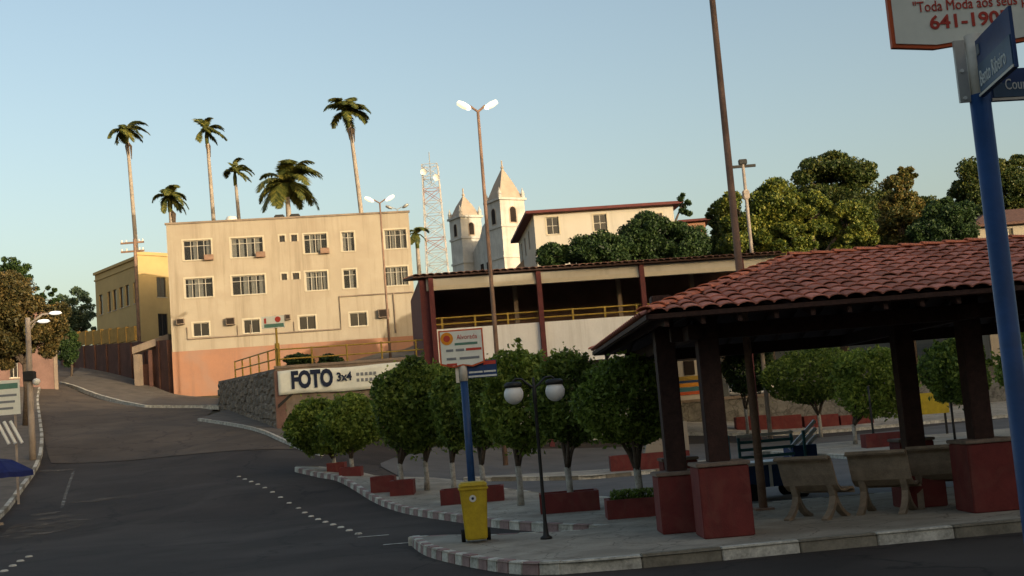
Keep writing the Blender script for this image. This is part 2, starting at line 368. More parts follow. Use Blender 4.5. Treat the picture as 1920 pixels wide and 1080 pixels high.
LF['ficus2'] = leafmat('leaf_ficus_bright', (.055, .085, .014), (.17, .24, .036), (.32, .40, .08), .5)
LF['dark'] = leafmat('leaf_dark', (0.012, 0.027, 0.009), (0.030, 0.063, 0.018), (0.075, 0.120, 0.030))
LF['mango'] = leafmat('leaf_mango', (0.018, 0.038, 0.009), (0.053, 0.083, 0.018), (0.135, 0.135, 0.030))
LF['yellow'] = leafmat('leaf_yellow_green', (0.030, 0.057, 0.012), (0.105, 0.143, 0.022), (0.300, 0.285, 0.045))
LF['rust'] = leafmat('leaf_rusty', (.035, .05, .013), (.11, .115, .028), (.27, .18, .05))
LF['dry'] = leafmat('leaf_dry', (.03, .034, .011), (.095, .08, .026), (.20, .135, .045))
LF['grey'] = leafmat('leaf_grey_green', (0.030, 0.053, 0.030), (0.068, 0.112, 0.068), (0.135, 0.180, 0.105))
LF['palm'] = leafmat('leaf_palm', (.035, .055, .014), (.10, .115, .024), (.24, .22, .05), .25)

# ------------------------------------------------------------------ ground, road
gx = np.unique(np.r_[np.linspace(-900, -100, 15), np.linspace(-100, -50, 21), np.linspace(-50, 50, 101), np.linspace(50, 100, 21), np.linspace(100, 900, 15)])
gy = np.unique(np.r_[np.linspace(-500, -30, 13), np.linspace(-30, 130, 161), np.linspace(130, 300, 35), np.linspace(300, 1800, 14)])
sheet('ground', gx, gy, -.2, M['ground'])
sheet('road', np.arange(-46, 46.1, .5), np.arange(-14, 62.6, .5), 0.0, M['asphalt'], mask=lambda x, y: y < 57 or x > -4)
# older paving that carries the street up the hill
Lk = [at(5, 975, 36), at(40, 920, 41.5), at(70, 868, 48.5), at(85, 838, 53), at(78, 790, 66), at(72, 750, 79), at(78, 722, 88)]
Lk_hi = Lk[2:]
Rk = [at(600, 856, 47), at(560, 848, 48), at(470, 813, 55.5), at(370, 790, 62)]
oldL = along(smooth_poly([at(96, 870, 50.0)]+Lk[3:]+[(-43.5, 110), (-52, 126)]), 60)
oldR = along(smooth_poly([at(600, 846, 48.2), at(560, 847, 48.6), at(470, 813, 55.5), at(370, 790, 62), at(410, 765, 72), at(270, 765, 75), at(160, 735, 84), at(110, 720, 92), (-38.5, 110), (-47, 126)], 1), 60)
drape('old_road', oldL, oldR, .018, M['asphalt_old'], 24)
# repaired tarmac patches, paler worn streaks
def patch(name, pts, m, off):
    c = sum((Vector(p[:2]) for p in pts), Vector((0, 0)))/len(pts); vs = [(c.x, c.y, T(*c)+off)]
    ring = resample(list(pts)+[pts[0]], .5)[:-1]
    vs += [(p.x, p.y, T(p.x, p.y)+off) for p in ring]; n = len(ring)
    mb = MB().add(vs, [(0, i+1, (i+1) % n+1) for i in range(n)]); return tag(mb.build(name, m, fix=False), kind='structure')
patch('worn_patch', [at(40, 1010, 31), at(0, 1000, 32), at(20, 985, 34.5), at(90, 978, 35), at(170, 982, 34.5), at(150, 995, 33), at(90, 1003, 32)], M['worn'], .012)
for k, a in enumerate([(190, 932, 38.5, 1.1), (98, 946, 36.5, .7), (110, 965, 35.5, .7), (100, 875, 48, .9)]):
    c = at(*a[:3]); patch('worn_patch', [(c.x+a[3]*math.cos(t)*1.0, c.y+.35*math.sin(t)*(1+.3*math.sin(3*t+k))) for t in np.linspace(0, 6.0, 11)], M['worn'], .014)
# faint lane lines
for A_, B_ in (((138, 880, 47.5), (116, 950, 37.5)),):
    a, b = at(*A_), at(*B_); t = (b-a).to_2d().normalized(); n = Vector((-t.y, t.x))*.05
    patch('lane_line', [a.to_2d()+n, b.to_2d()+n, b.to_2d()-n, a.to_2d()-n], M['worn_line'], .016)

# ------------------------------------------------------------------ pavements
def flat_poly(name, pts, z, m, parent=None, skirt=.3):
    bm = bmesh.new(); vs = [bm.verts.new((p[0], p[1], z)) for p in pts]; f = bm.faces.new(vs)
    bmesh.ops.triangulate(bm, faces=[f]); bmesh.ops.recalc_face_normals(bm, faces=bm.faces)
    if bm.faces[:][0].normal.z < 0: bmesh.ops.reverse_faces(bm, faces=bm.faces)
    me = bpy.data.meshes.new(name); bm.to_mesh(me); bm.free()
    o = linkmesh(name, me, m, parent); return tag(o, kind='structure')
front = smooth_poly([(-2.12, 21.76), (-2.0, 21.0), (-1.67, 19.5), (-.95, 17.7), (-.25, 16.35), (.35, 15.98), (1.83, 16.05), (4.3, 16.42), (14, 17.3)], 2)
back = [(14, 23.4), (3.5, 22.95), (3.0, 22.8), (1.15, 20.9), (.85, 20.45), (-.5, 20.85), (-1.5, 21.6)]
pav = flat_poly('pavement', [tuple(p) for p in front]+back, .145, M['walk'])
fr = [p for p in front]
cut = min(range(len(fr)), key=lambda i: abs(fr[i].x-.45)+(0 if fr[i].y < 17 else 9))
kerb(pav, fr[:cut+1], .30, [M['kerb_w'], M['kerb_p']], .17, .16)
kerb(pav, fr[cut:], 1.02, [M['kerb_w'], M['kerb_b']], .17, .17)
kerb(pav, [(14, 23.4), (3.5, 22.95)], .9, [M['kerb_b'], M['kerb_w']], .15, .15)
kerb(pav, [(.85, 20.45), (-.5, 20.85), (-1.5, 21.6), (-2.12, 21.76)], .35, [M['kerb_w'], M['kerb_p']], .15, .15)
iL = smooth_poly([(1.2, 20.85), (-.36, 23), (-1.5, 25.9), (-2.64, 28.8), (-4.0, 33.1), (-5.4, 37.3), (-7.0, 41), at(552, 885, 43)], 2)
iR = smooth_poly([(3.2, 22.9), (2.6, 25.5), (1.6, 28.5), (.2, 32), (-1.6, 36.5), (-4, 41), (-6.2, 43.6), at(556, 884, 43.6)], 2)
drape('plaza_road', along([(9.5, 23.6), (4, 23.4), (2.8, 26), (1.4, 30), (-.6, 34.5), (-3.2, 40.5), (-5.5, 46), (-4, 53)], 50), along([(14, 24.0), (24, 26), (24, 30), (24, 40), (24, 50), (24, 55), (24, 58), (24, 61)], 50), .03, M['asphalt_plaza'], 30)
isl = drape('tree_pavement', along(iL, 50), along(iR, 50), .14, M['walk'], 8)
kerb(isl, iL, .42, [M['kerb_w'], M['kerb_p']], .16, .155, inward=-1)
kerb(isl, iR, .8, [M['kerb_w'], M['kerb_b']], .15, .15, inward=1)
cw = drape('cross_pavement', along([(-2, 38.6), (1.9, 37.5), (4.6, 38.9), (6.8, 41)], 20), along([(-2, 41.2), (1.9, 41), (4.0, 41.6), (6.3, 43)], 20), .14, M['walk'], 4)
kerb(cw, [(-2, 38.6), (1.9, 37.5), (4.6, 38.9), (6.8, 41)], .9, [M['kerb_w'], M['kerb_b']], .16, .155)
rL = [(11.2, 30), (10.3, 34.6), (9.3, 42), (8.6, 47.5), (9.6, 49.5)]
rw = drape('garden_pavement', along(rL, 24), along([(24, 30), (24, 34), (24, 42), (24, 47), (24, 49.5)], 24), .14, M['walk'], 10)
kerb(rw, rL, .9, [M['kerb_w'], M['kerb_w'], M['kerb_b']], .18, .16, inward=-1)
fw = drape('far_pavement', along([(6, 61.3), (40, 61.6)], 20), along([(6, 66.5), (40, 66.5)], 20), .14, M['walk'], 4)
kerb(fw, [(6, 61.3), (40, 61.6)], 1.4, [M['kerb_w']], .2, .16)
# hill street pavements
Lk_s = smooth_poly([Vector((-12.5, -10, 0)), Vector((-13, 8, 0)), Vector((-13.6, 22, 0)), Vector((-14.2, 30, 0))]+Lk, 2)
lp = drape('left_pavement', along([p+Vector((-6, 0)) for p in Lk_s], 90), along(Lk_s, 90), .14, M['walk_old'], 5)
kerb(lp, Lk_s, .9, [M['kerb_w'], M['kerb_b'], M['kerb_w']], .16, .16, inward=1)
Rk_s = smooth_poly(Rk, 2)
rwall = [(-7.6, 50.5), at(545, 806, 53.0), at(470, 770, 63), at(430, 752, 69)]
rp = drape('slope_pavement', along(Rk_s, 24), along(smooth_poly(rwall), 24), .14, M['walk_old'], 5)
kerb(rp, Rk_s, .9, [M['kerb_w']], .16, .155, inward=-1)
Uk = [at(410, 766, 72), at(272, 766, 75), at(200, 742, 82), at(110, 721, 92)]
uback = [at(410, 745, 86), at(325, 742, 91), at(265, 722, 97), at(150, 692, 109)]
up = drape('upper_pavement', along(Uk, 30), along(uback, 30), .14, M['walk_old'], 6)
kerb(up, Uk, 1.0, [M['kerb_w']], .2, .17, inward=-1)

# raised road studs
stud_me = MB().lathe([(.0, .035), (.05, .032), (.07, .02), (.08, 0)], 10).mesh('road_stud')
sp = along([at(448, 895, 42), at(505, 925, 37.2), at(560, 950, 33.6), at(620, 977, 28.6), at(672, 1000, 25)], 17)
for p in sp:
    o = linkmesh('road_stud', stud_me, M['kerb_w'], loc=(p.x, p.y, T(p.x, p.y)))
    tag(o, 'small white raised stud in the dotted line curving across the dark road', 'road stud', 'dotted line of studs in mid road')
for q in [(8, 1072, 23), (24, 1062, 24), (38, 1052, 25), (54, 1040, 26)]:
    p = at(*q); o = linkmesh('road_stud', stud_me, M['kerb_w'], loc=(p.x, p.y, T(p.x, p.y)))
    tag(o, 'small white raised stud near the bottom left corner of the road', 'road stud', 'studs by the left kerb')
for q in [(700, 1006, 24.3), (750, 1020, 23)]:
    p = onz(q[0], q[1], 0); patch('lane_line', [(p.x-.3, p.y-.06), (p.x+.3, p.y-.06), (p.x+.3, p.y+.06), (p.x-.3, p.y+.06)], M['kerb_w'], .012)

# ------------------------------------------------------------------ kiosk
KR = R(1.5); K = thing('kiosk', 'open kiosk with hipped red clay tile roof on dark columns', 'kiosk', (1.8, 16.5, 0), KR)
KL, KD, ZE, ZR, HX = 12.0, 8.8, 3.26, 4.36, 3.1
hd = KD/2
def col_(x, y, hb, wb):
    c = MB().box(-.15, .15, -.15, .15, hb+.05, ZE+min(y, KD-y, 3)/hd*(ZR-ZE)-.12).build('column', M['wood'], K, (x, y, 0), bevel=.012)
    MB().box(-wb/2, wb/2, -wb/2, wb/2, .145, hb).build('brick_base', M['red'], c, bevel=.015)
    MB().box(-wb/2-.025, wb/2+.025, -wb/2-.025, wb/2+.025, hb, hb+.055).build('base_cap', M['cap'], c, bevel=.01)
col_(.99, 1.31, 1.14, .72); col_(.53, 2.39, 1.0, .66); col_(5.0, 1.76, 1.14, .72); col_(4.49, 3.23, .98, .66)
col_(1.33, 7.49, 1.0, .66); col_(5.94, 7.6, 1.0, .66); col_(9.2, 2.0, 1.14, .72); col_(9.9, 7.6, 1.0, .66)
# roof deck (boards seen from below)
A0, B0, C0, D0 = (0, 0, ZE), (KL, 0, ZE), (KL, KD, ZE), (0, KD, ZE); E0, F0 = (HX, hd, ZR), (KL-HX, hd, ZR)
mb = MB(); k = .06
for f in ((A0, B0, F0, E0), (B0, C0, F0), (C0, D0, E0, F0), (D0, A0, E0)):
    n = len(f); mb.add([*f, *[(x, y, z-k) for x, y, z in f]], [tuple(range(n)), tuple(range(2*n-1, n-1, -1))]+[(i, (i+1) % n, (i+1) % n+n, i+n) for i in range(n)])
deck = mb.build('roof_deck', M['wood'], K)
for a, b in ((A0, B0), (B0, C0), (C0, D0), (D0, A0)):
    a, b = Vector(a), Vector(b); t = (b-a).normalized(); nn = Vector((-t.y, t.x, 0))
    vs = [a+Vector((0, 0, .02))-nn*.03, b+Vector((0, 0, .02))-nn*.03, b+Vector((0, 0, -.045))-nn*.03, a+Vector((0, 0, -.045))-nn*.03]
    vs += [v+nn*.05 for v in vs]
    MB().add(vs, [(0, 1, 2, 3), (7, 6, 5, 4), (0, 4, 5, 1), (1, 5, 6, 2), (2, 6, 7, 3), (3, 7, 4, 0)]).build('eave_board', M['wood'], K)
def slope_z(x, y): return ZE+(ZR-ZE)*max(0, min(y/hd, (KD-y)/hd, x/HX, (KL-x)/HX))
for i in range(24):      # rafters under the eaves
    x = .25+i*.5
    for y0, y1 in ((.05, hd), (hd, KD-.05)):
        yy = [y0+(y1-y0)*j/6 for j in range(7)]; pts = [(x, y, slope_z(x, y)-.11) for y in yy]
        vs = []; 
        for p in pts: vs += [(p[0]-.03, p[1], p[2]-.06), (p[0]+.03, p[1], p[2]-.06), (p[0]+.03, p[1], p[2]+.045), (p[0]-.03, p[1], p[2]+.045)]
        fs = [(a*4+b, a*4+(b+1) % 4, a*4+4+(b+1) % 4, a*4+4+b) for a in range(6) for b in range(4)]+[(0, 1, 2, 3), (27, 26, 25, 24)]
        MB().add(vs, fs).build('rafter', M['wood'], K)
for y, z in ((1.5, 3.28), (7.5, 3.26)): MB().box(.5, KL-.5, y-.08, y+.08, z-.32, z-.1).build('beam', M['wood'], K, bevel=.01)
for x in (.75, 4.8, 9.3): MB().box(x-.08, x+.08, .9, 7.8, 2.945, 3.155).build('beam', M['wood'], K, bevel=.01)
# clay tiles: one mesh, one object per tile on the street slope
TW, TL = .245, .44
pv = []; 
for s, (wd, hh, yy, zz) in enumerate(((TW*.54, .055, 0, .022), (TW*.45, .042, TL, 0))):
    for r_ in (1, .82):
        for j in range(7):
            q = math.pi*j/6; pv.append((-wd*math.cos(q)*(1 if r_ == 1 else .86), yy, zz+hh*math.sin(q)*r_-(0 if r_ == 1 else .004)))
fs = [(i, i+1, 14+i+1, 14+i) for i in range(6)]+[(i, 7+i, 8+i, i+1) for i in range(6)]+[(7+i+1, 7+i, 21+i, 21+i+1) for i in range(6)]
tile_me = MB().add(pv, fs).mesh('roof_tile'); tile_me.materials.append(M['tile'])
ang = math.atan2(ZR-ZE, hd); SL = math.hypot(hd, ZR-ZE); rows = 12; cnt = 0; rest = MB()
RX = Matrix.Rotation(ang, 4, 'X')
for rrow in range(rows):
    s = -.06+rrow*(SL/rows); y = s*math.cos(ang); z = ZE+s*math.sin(ang)+.035
    for c in range(int(KL/TW)+1):
        x = .12+c*TW
        if x < HX*(y+.18)/hd or x > KL-HX*(y+.18)/hd: continue
        loc = Vector((x+random.uniform(-.008, .008), y+random.uniform(-.015, .015), z+random.uniform(0, .012)))
        rz = random.uniform(-.03, .03)
        if x < 6.0+rrow*.12:
            o = bpy.data.objects.new('roof_tile', tile_me); COL.objects.link(o); o.parent = K; o.location = loc; o.rotation_euler = (ang, 0, rz); cnt += 1
        else:
            Mx = Matrix.Translation(loc) @ RX; rest.add([Mx @ Vector(v) for v in pv], fs)
# the other three slopes
angx = math.atan2(ZR-ZE, HX); SLx = math.hypot(HX, ZR-ZE)
for rrow in range(rows):
    s = -.06+rrow*(SL/rows); y = s*math.cos(ang); z = ZE+s*math.sin(ang)+.035
    for c in range(int(KL/TW)+1):
        x = .12+c*TW
        if x < HX*(y+.18)/hd or x > KL-HX*(y+.18)/hd: continue
        Mx = Matrix.Translation((x, KD-y, z)) @ Matrix.Rotation(math.pi, 4, 'Z') @ RX; rest.add([Mx @ Vector(v) for v in pv], fs)
for side in (0, 1):
    for rrow in range(8):
        s = -.06+rrow*(SLx/8); xx = s*math.cos(angx); z = ZE+s*math.sin(angx)+.035
        for c in range(int(KD/TW)+1):
            y = .12+c*TW
            if y < hd*(xx+.15)/HX or y > KD-hd*(xx+.15)/HX: continue
            Mx = (Matrix.Translation((xx, y, z)) @ Matrix.Rotation(-math.pi/2, 4, 'Z') if side == 0 else Matrix.Translation((KL-xx, y, z)) @ Matrix.Rotation(math.pi/2, 4, 'Z')) @ Matrix.Rotation(angx, 4, 'X')
            rest.add([Mx @ Vector(v) for v in pv], fs)
tag(rest.build('roof_tiles', M['tile'], K, fix=False), kind='stuff')
rt_me = MB().add([(x*1.05, y*1.0, z*1.15) for x, y, z in pv], fs).mesh('ridge_tile'); rt_me.materials.append(M['tile_r'])
def ridge(a, b, up_=.045):
    a, b = Vector(a), Vector(b); d = b-a; n = max(1, int(d.length/.38)); q = d.to_track_quat('Y', 'Z').to_euler()
    for i in range(n):
        o = bpy.data.objects.new('ridge_tile', rt_me); COL.objects.link(o); o.parent = K; o.location = a+d*(i/n)+Vector((0, 0, up_+random.uniform(0, .01))); o.rotation_euler = q
ridge((-.05, -.05, ZE), E0); ridge(E0, F0, .06); ridge((KL, 0, ZE), F0); ridge((0, KD, ZE), E0)

# ------------------------------------------------------------------ benches
def bench(loc, rz, label):
    B = thing('concrete_bench', label, 'bench', loc, rz, 'concrete benches under the kiosk')
    # profile in (y depth, z): back scroll, backrest, seat, front roll ; seat faces +y
    prof = [(-.38, .93), (-.33, .97), (-.26, .95), (-.21, .86), (-.16, .68), (-.10, .53), (0, .45), (.12, .43), (.26, .455), (.36, .45), (.41, .40), (.40, .35)]
    vs = []; n = len(prof); W = .46
    for sx in (-W, W):
        for y, z in prof: vs.append((sx, y, z))
    nrm = []
    for i in range(n):
        a = Vector(prof[max(i-1, 0)]); b = Vector(prof[min(i+1, n-1)]); t = (b-a).normalized(); nrm.append(Vector((-t.y, t.x)))
    for sx in (-W, W):
        for (y, z), q in zip(prof, nrm): vs.append((sx, y-q.x*.036, z-q.y*.036))
    fs = []
    for i in range(n-1):
        fs += [(i, i+1, n+i+1, n+i), (2*n+i, 3*n+i, 3*n+i+1, 2*n+i+1), (i, 2*n+i, 2*n+i+1, i+1), (n+i, n+i+1, 3*n+i+1, 3*n+i)]
    fs += [(0, n, 3*n, 2*n), (n-1, 2*n+n-1, 3*n+n-1, n+n-1)]
    o = MB().add(vs, fs).build('seat_shell', M['concrete'], B, smooth=False)
    for sx in (-.32, .32):
        l = MB()
        for pts in ([(-.36, .0), (-.25, .045), (-.15, .12), (-.07, .22), (-.02, .34), (.0, .43)], [(.34, .0), (.24, .045), (.14, .11), (.05, .21), (-.02, .33), (-.09, .50)]):
            for (y0, z0), (y1, z1) in zip(pts, pts[1:]):
                t = Vector((y1-y0, z1-z0)).normalized(); nn = Vector((-t.y, t.x))*.032; t = t*.012
                l.prism([(y0-t.x+nn.x, z0-t.y+nn.y), (y1+t.x+nn.x, z1+t.y+nn.y), (y1+t.x-nn.x, z1+t.y-nn.y), (y0-t.x-nn.x, z0-t.y-nn.y)], sx-.05, sx+.05, Matrix(((0, 1, 0, 0), (1, 0, 0, 0), (0, 0, 1, 0), (0, 0, 0, 1))))
        l.build('leg', M['concrete'], B)
bench((4.42, 19.25, .145), R(-42), 'weathered concrete bench nearest the tall pole under the kiosk')
bench((5.5, 19.25, .145), R(-32), 'middle concrete bench of the three under the kiosk')
bench((6.45, 19.5, .145), R(-18), 'concrete bench partly hidden behind the red base beside the blue post')

# ------------------------------------------------------------------ blue cart
ct = thing('street_cart', 'blue and white slatted street cart parked behind the benches', 'cart', (4.95, 25.5, .0), R(6))
MB().box(-.75, .75, -.45, .45, .28, .72).build('cart_box', M['blue'], ct, bevel=.015)
MB().box(-.8, .8, -.5, .5, .72, .78).build('counter', M['white'], ct, bevel=.01)
for x in (-.74, -.1, .74): MB().box(x-.03, x+.03, -.475, -.452, .28, .715).build('trim_strip', M['white'], ct)
for x in (-.68, .68):
    for y in (-.4, .4): MB().box(x-.025, x+.025, y-.025, y+.025, .78, 1.35).build('rack_post', M['teal'], ct)
for i, z in enumerate((.9, 1.05, 1.2, 1.33)): MB().box(-.72, .45, -.45, -.43, z-.03, z+.03).build('slat', M['teal'] if i < 3 else M['white'], ct)
for i, z in enumerate((.95, 1.1, 1.25)):
    MB().box(-.4, .4, -.03, .03, -.035, .035).build('slat', M['white'], ct, (.72, -.2+.0*i, z), (0, R(-42), 0))
MB().box(.45, .95, -.35, .3, .8, 1.05).build('crate', M['blue'], ct, bevel=.01)
for x in (-.5, .5):
    wl = MB(); wl.tube([(x, -.49, .18), (x, -.44, .18)], .18, 16); wl.build('wheel', M['tyre'], ct)
    wl = MB(); wl.tube([(x, .44, .18), (x, .49, .18)], .18, 16); wl.build('wheel', M['tyre'], ct)

# ------------------------------------------------------------------ poles and lamps
def simple_pole(name, label, cat, base, h, r0, r1, m, lean=(0, 0), group=None):
    t = thing(name, label, cat, base, 0, group)
    MB().tube([(lean[0]*s*h, lean[1]*s*h, h*s) for s in (0, .25, .5, .75, 1)], [r0+(r1-r0)*s for s in (0, .25, .5, .75, 1)], 12).build('post', m, t, smooth=True)
    return t
fl = simple_pole('floodlight_pole', 'very tall slender pole rising out of the kiosk roof past the top edge', 'pole', (4.02, 21.48, .14), 12.5, .075, .048, M['rust'])
MB().box(-.16, .16, -.16, .16, 0, .04).build('base_plate', M['rust'], fl); MB().box(-.9, .9, -.04, .04, 12.2, 12.3).build('crossarm', M['grey'], fl)
for x in (-.8, .8): MB().box(x-.18, x+.18, -.2, .1, 12.3, 12.65).build('floodlight', M['grey'], fl, bevel=.02)
def twin_lamp(name, label, topc, Y, base_z, lit, arm=.8, r=.085, rot=0, sc=1.0, m=None, mid=None):
    p = at(*topc, Y); t = thing(name, label, 'street lamp', (p.x, p.y, base_z)); h = p.z-base_z; m = m or M['rust']
    MB().tube([(0, 0, 0), (0, 0, h*.45), (0, 0, h)], [r, r*.8, r*.55], 12).build('post', m, t, smooth=True)
    for s in (-1, 1):
        d = Vector((math.cos(rot)*s, math.sin(rot)*s, 0))
        MB().tube([(0, 0, h-.03), tuple(d*arm*.35+Vector((0, 0, h+.08))), tuple(d*arm*.7+Vector((0, 0, h+.2)))], r*.45, 8).build('arm', m, t)
        hd_ = MB().lathe([(.0, .30), (.16, .27), (.22, .12), (.17, .02), (.05, 0)], 14); q = d*arm*.85+Vector((0, 0, h+.13))
        hh = hd_.build('lamp_head', M['grey'] if lit is M['grey'] else M['lamp_shell'], t, tuple(q), (0, R(62)*s, rot), smooth=True); hh.scale = (.62*sc, .9*sc, 1.75*sc)
        g_ = MB().lathe([(.0, -.06), (.1, -.04), (.165, .015)], 14).build('lamp_glass', lit, hh, smooth=True)
    return t
twin_lamp('street_lamp', 'tall rusty street lamp with two lit heads between mast and church towers', (896, 208), 46, .4, M['lamp'], .42, .10, R(12), .95)
twin_lamp('street_lamp', 'thin twin lamp post standing before the right end of the cream facade', (712, 380), 72, 5.3, M['lamp_w'], .5, .085, R(4), 1.0)
twin_lamp('street_lamp', 'small far lamp head peeping over the cream building roof corner', (745, 392), 120, 12, M['grey'], .7, .08, R(0), 1.2, M['grey'])
t2 = simple_pole('utility_pole', 'pale shorter pole with crossbar right behind the tall pole', 'pole', (at(1394, 320, 58).x, 58, .2), at(1390, 305, 58).z-.2, .11, .075, M['pole'])
hz = at(1390, 305, 58).z-.2
MB().box(-.6, .6, -.05, .05, hz-.25, hz-.12).build('crossarm', M['black'], t2); MB().box(-.2, .2, -.12, .12, hz-.1, hz+.15).build('insulator', M['black'], t2, bevel=.03)
MB().box(-.16, .16, -.15, .15, hz-1.8, hz-1.35).build('transformer', M['pole'], t2, bevel=.05)

# double globe lamp
gl = thing('globe_lamp', 'black lamp post with two white globes on the pavement tip', 'street lamp', (.22, 19.38, .145))
MB().lathe([(0, 0), (.095, 0), (.095, .03), (.05, .06), (.04, .12), (.028, .3), (.026, 2.1), (.034, 2.12), (.034, 2.35), (.022, 2.38), (.022, 2.5), (0, 2.52)], 14).build('post', M['black'], gl, smooth=True)
for s in (-1, 1):
    MB().tube([(0, 0, 2.34), (.10*s, 0, 2.42), (.19*s, 0, 2.5), (.28*s, 0, 2.51), (.33*s, 0, 2.47)], .018, 8).build('arm', M['black'], gl)
    cp = MB().lathe([(0, .08), (.10, .075), (.14, .05), (.145, 0), (.12, -.015)], 18).build('cap', M['black'], gl, (.33*s, 0, 2.39), smooth=True)
    MB().lathe([(.155*math.sin(a), -.155*math.cos(a)) for a in np.linspace(.02, math.pi-.5, 14)], 22).build('globe', M['globe'], gl, (.33*s, 0, 2.27), smooth=True)
gl.rotation_euler = (0, 0, R(8))

# ------------------------------------------------------------------ yellow wheeled bin
bn = thing('wheeled_bin', 'yellow plastic wheeled bin standing in front of the blue sign post', 'bin', (-.88, 19.8, .145), R(4))
bd = MB().add([(-.17, -.20, .05), (.17, -.20, .05), (.17, .20, .05), (-.17, .20, .05), (-.215, -.26, .86), (.215, -.26, .86), (.215, .24, .86), (-.215, .24, .86)],
              [(3, 2, 1, 0), (0, 1, 5, 4), (1, 2, 6, 5), (2, 3, 7, 6), (3, 0, 4, 7), (4, 5, 6, 7)]).build('body', M['yellow'], bn, bevel=.02)
MB().box(-.235, .235, -.28, .26, .83, .875).build('rim', M['yellow'], bn, bevel=.012)
MB().box(-.235, .235, -.29, .25, .88, .95, taper=.03).build('lid', M['yellow'], bn, bevel=.02)
MB().tube([(-.2, .29, .88), (.2, .29, .88)], .015, 8).build('handle', M['yellow'], bn)
for s in (-1, 1): MB().tube([(.17*s, .2, .1), (.235*s, .2, .1)], .1, 16).build('wheel', M['tyre'], bn)
st = MB().tube([(-.02, -.250, .70), (-.02, -.2565, .70)], .055, 16).build('sticker', M['ink_w'], bn)
MB().tube([(-.02, -.256, .70), (-.02, -.2595, .70)], .022, 12).build('emblem', M['ink_b'], st)

# ------------------------------------------------------------------ street name signs
def sign_board(t, zc, w_, h_, y=-.06, xoff=0):
    pl = [(-w_/2, h_/2), (w_/2, h_/2), (w_/2, -h_/2+.05), (w_*.22, -h_/2-.01), (0, -h_/2+.02), (-w_*.22, -h_/2-.01), (-w_/2, -h_/2+.05)]
    b = MB().prism([(x+xoff, z+zc) for x, z in pl], y-.012, y+.012).build('advertising_board', M['boardedge'], t)
    MB().prism([(x*.93+xoff, z*.92+zc) for x, z in pl], y-.017, y-.0125).build('face', M['board'], b)
    return b
pz = T(-.93, 20.55)+.145
s1 = thing('street_sign', 'blue street sign post with small sun logo board behind the yellow bin', 'street sign', (-.92, 20.45, .145), R(3))
MB().tube([(0, 0, 0), (0, 0, 2.62)], .062, 14).build('post', M['blue'], s1, smooth=True)
MB().tube([(0, 0, 2.58), (0, 0, 2.95)], .07, 14).build('sleeve', M['sleeve'], s1, smooth=True)
MB().box(-.13, -.075, -.02, .02, 2.56, 2.9).build('plate_edge', M['sleeve'], s1)
b1 = sign_board(s1, 3.13, .74, .62)
MB().tube([(-.235, -.078, 3.30), (-.235, -.083, 3.30)], .105, 24).build('logo', M['logo'], b1); MB().tube([(-.235, -.0835, 3.30), (-.235, -.087, 3.30)], .055, 20).build('logo_centre', M['ink_r'], b1)
text('Alvorada', .115, M['ink_r'], b1, (.10, -.079, 3.31), (R(90), 0, 0), sx=.82)
for x, z, w_, mm in ((.08, 3.2, .38, 'ink_g'), (-.2, 3.1, .12, 'ink_k'), (-.03, 3.1, .14, 'ink_k'), (.2, 3.1, .26, 'ink_r'), (-.18, 2.96, .16, 'ink_k'), (.12, 2.96, .33, 'ink_k'), (-.18, 2.865, .17, 'ink_r')):
    MB().box(x-w_/2, x+w_/2, -.081, -.0775, z-.02, z+.02).build('print_line', M[mm], b1)
np_ = MB().box(.07, .56, -.015, .015, 2.62, 2.9).build('name_plate', M['plate'], s1)
MB().box(.34, .55, -.02, -.0155, 2.83, 2.89).build('plate_tab', M['ink_r'], np_); MB().box(.09, .32, -.02, -.0155, 2.70, 2.73).build('print_line', M['ink_w'], np_)
MB().box(.08, .55, -.0205, -.0155, 2.63, 2.66).build('print_line', M['ink_w'], np_); MB().box(.34, .54, -.02, -.0155, 2.70, 2.73).build('print_line', M['ink_w'], np_); MB().box(.1, .2, -.02, -.0155, 2.82, 2.86).build('print_line', M['ink_w'], np_)

pb = at(1838, 190, 3.8)
s2 = thing('street_sign', 'near blue street sign post at the right edge with phone number board', 'street sign', (pb.x, 3.8, 0), 0)
MB().tube([(0, 0, 0), (0, 0, pb.z+.02)], .032, 18).build('post', M['blue'], s2, smooth=True)
MB().tube([(0, 0, pb.z-.01), (0, 0, pb.z+.215)], .026, 18).build('sleeve', M['sleeve'], s2, smooth=True)
MB().box(-.065, -.031, -.008, .004, pb.z, pb.z+.2).build('bracket', M['grey'], s2)
for z in (.012, .10): MB().tube([(-.05, -.008, pb.z+z), (-.05, -.014, pb.z+z)], .006, 10).build('bolt', M['white'], s2)
sc_ = 1.0; zb = at(1755, 92, 3.85).z; xl = at(1672, 85, 3.85).x-pb.x
BW = .50; pl = [(xl, zb+.015), (xl+.135, zb), (xl+.27, zb+.012), (xl+.40, zb), (xl+.54, zb+.015), (xl+.54, zb+.46), (xl, zb+.46)]
bb = MB().prism(pl, .045, .065).build('advertising_board', M['boardedge'], s2)
cx_, cz_ = xl+.27, zb+.235
MB().prism([(cx_+(x-cx_)*.955, cz_+(z-cz_)*.95) for x, z in pl], .041, .0445).build('face', M['board'], bb)
text('641-1905', .062, M['ink_r'], bb, (xl+.255, .0395, at(1815, 40, 3.85).z), (R(90), 0, 0), depth=.0015, sx=1.1, bold=.02)
text('"Toda Moda aos seus pés"', .050, M['ink_r'], bb, (xl+.285, .0395, at(1815, 10, 3.85).z+.002), (R(90), 0, 0), depth=.0015, sx=.78)
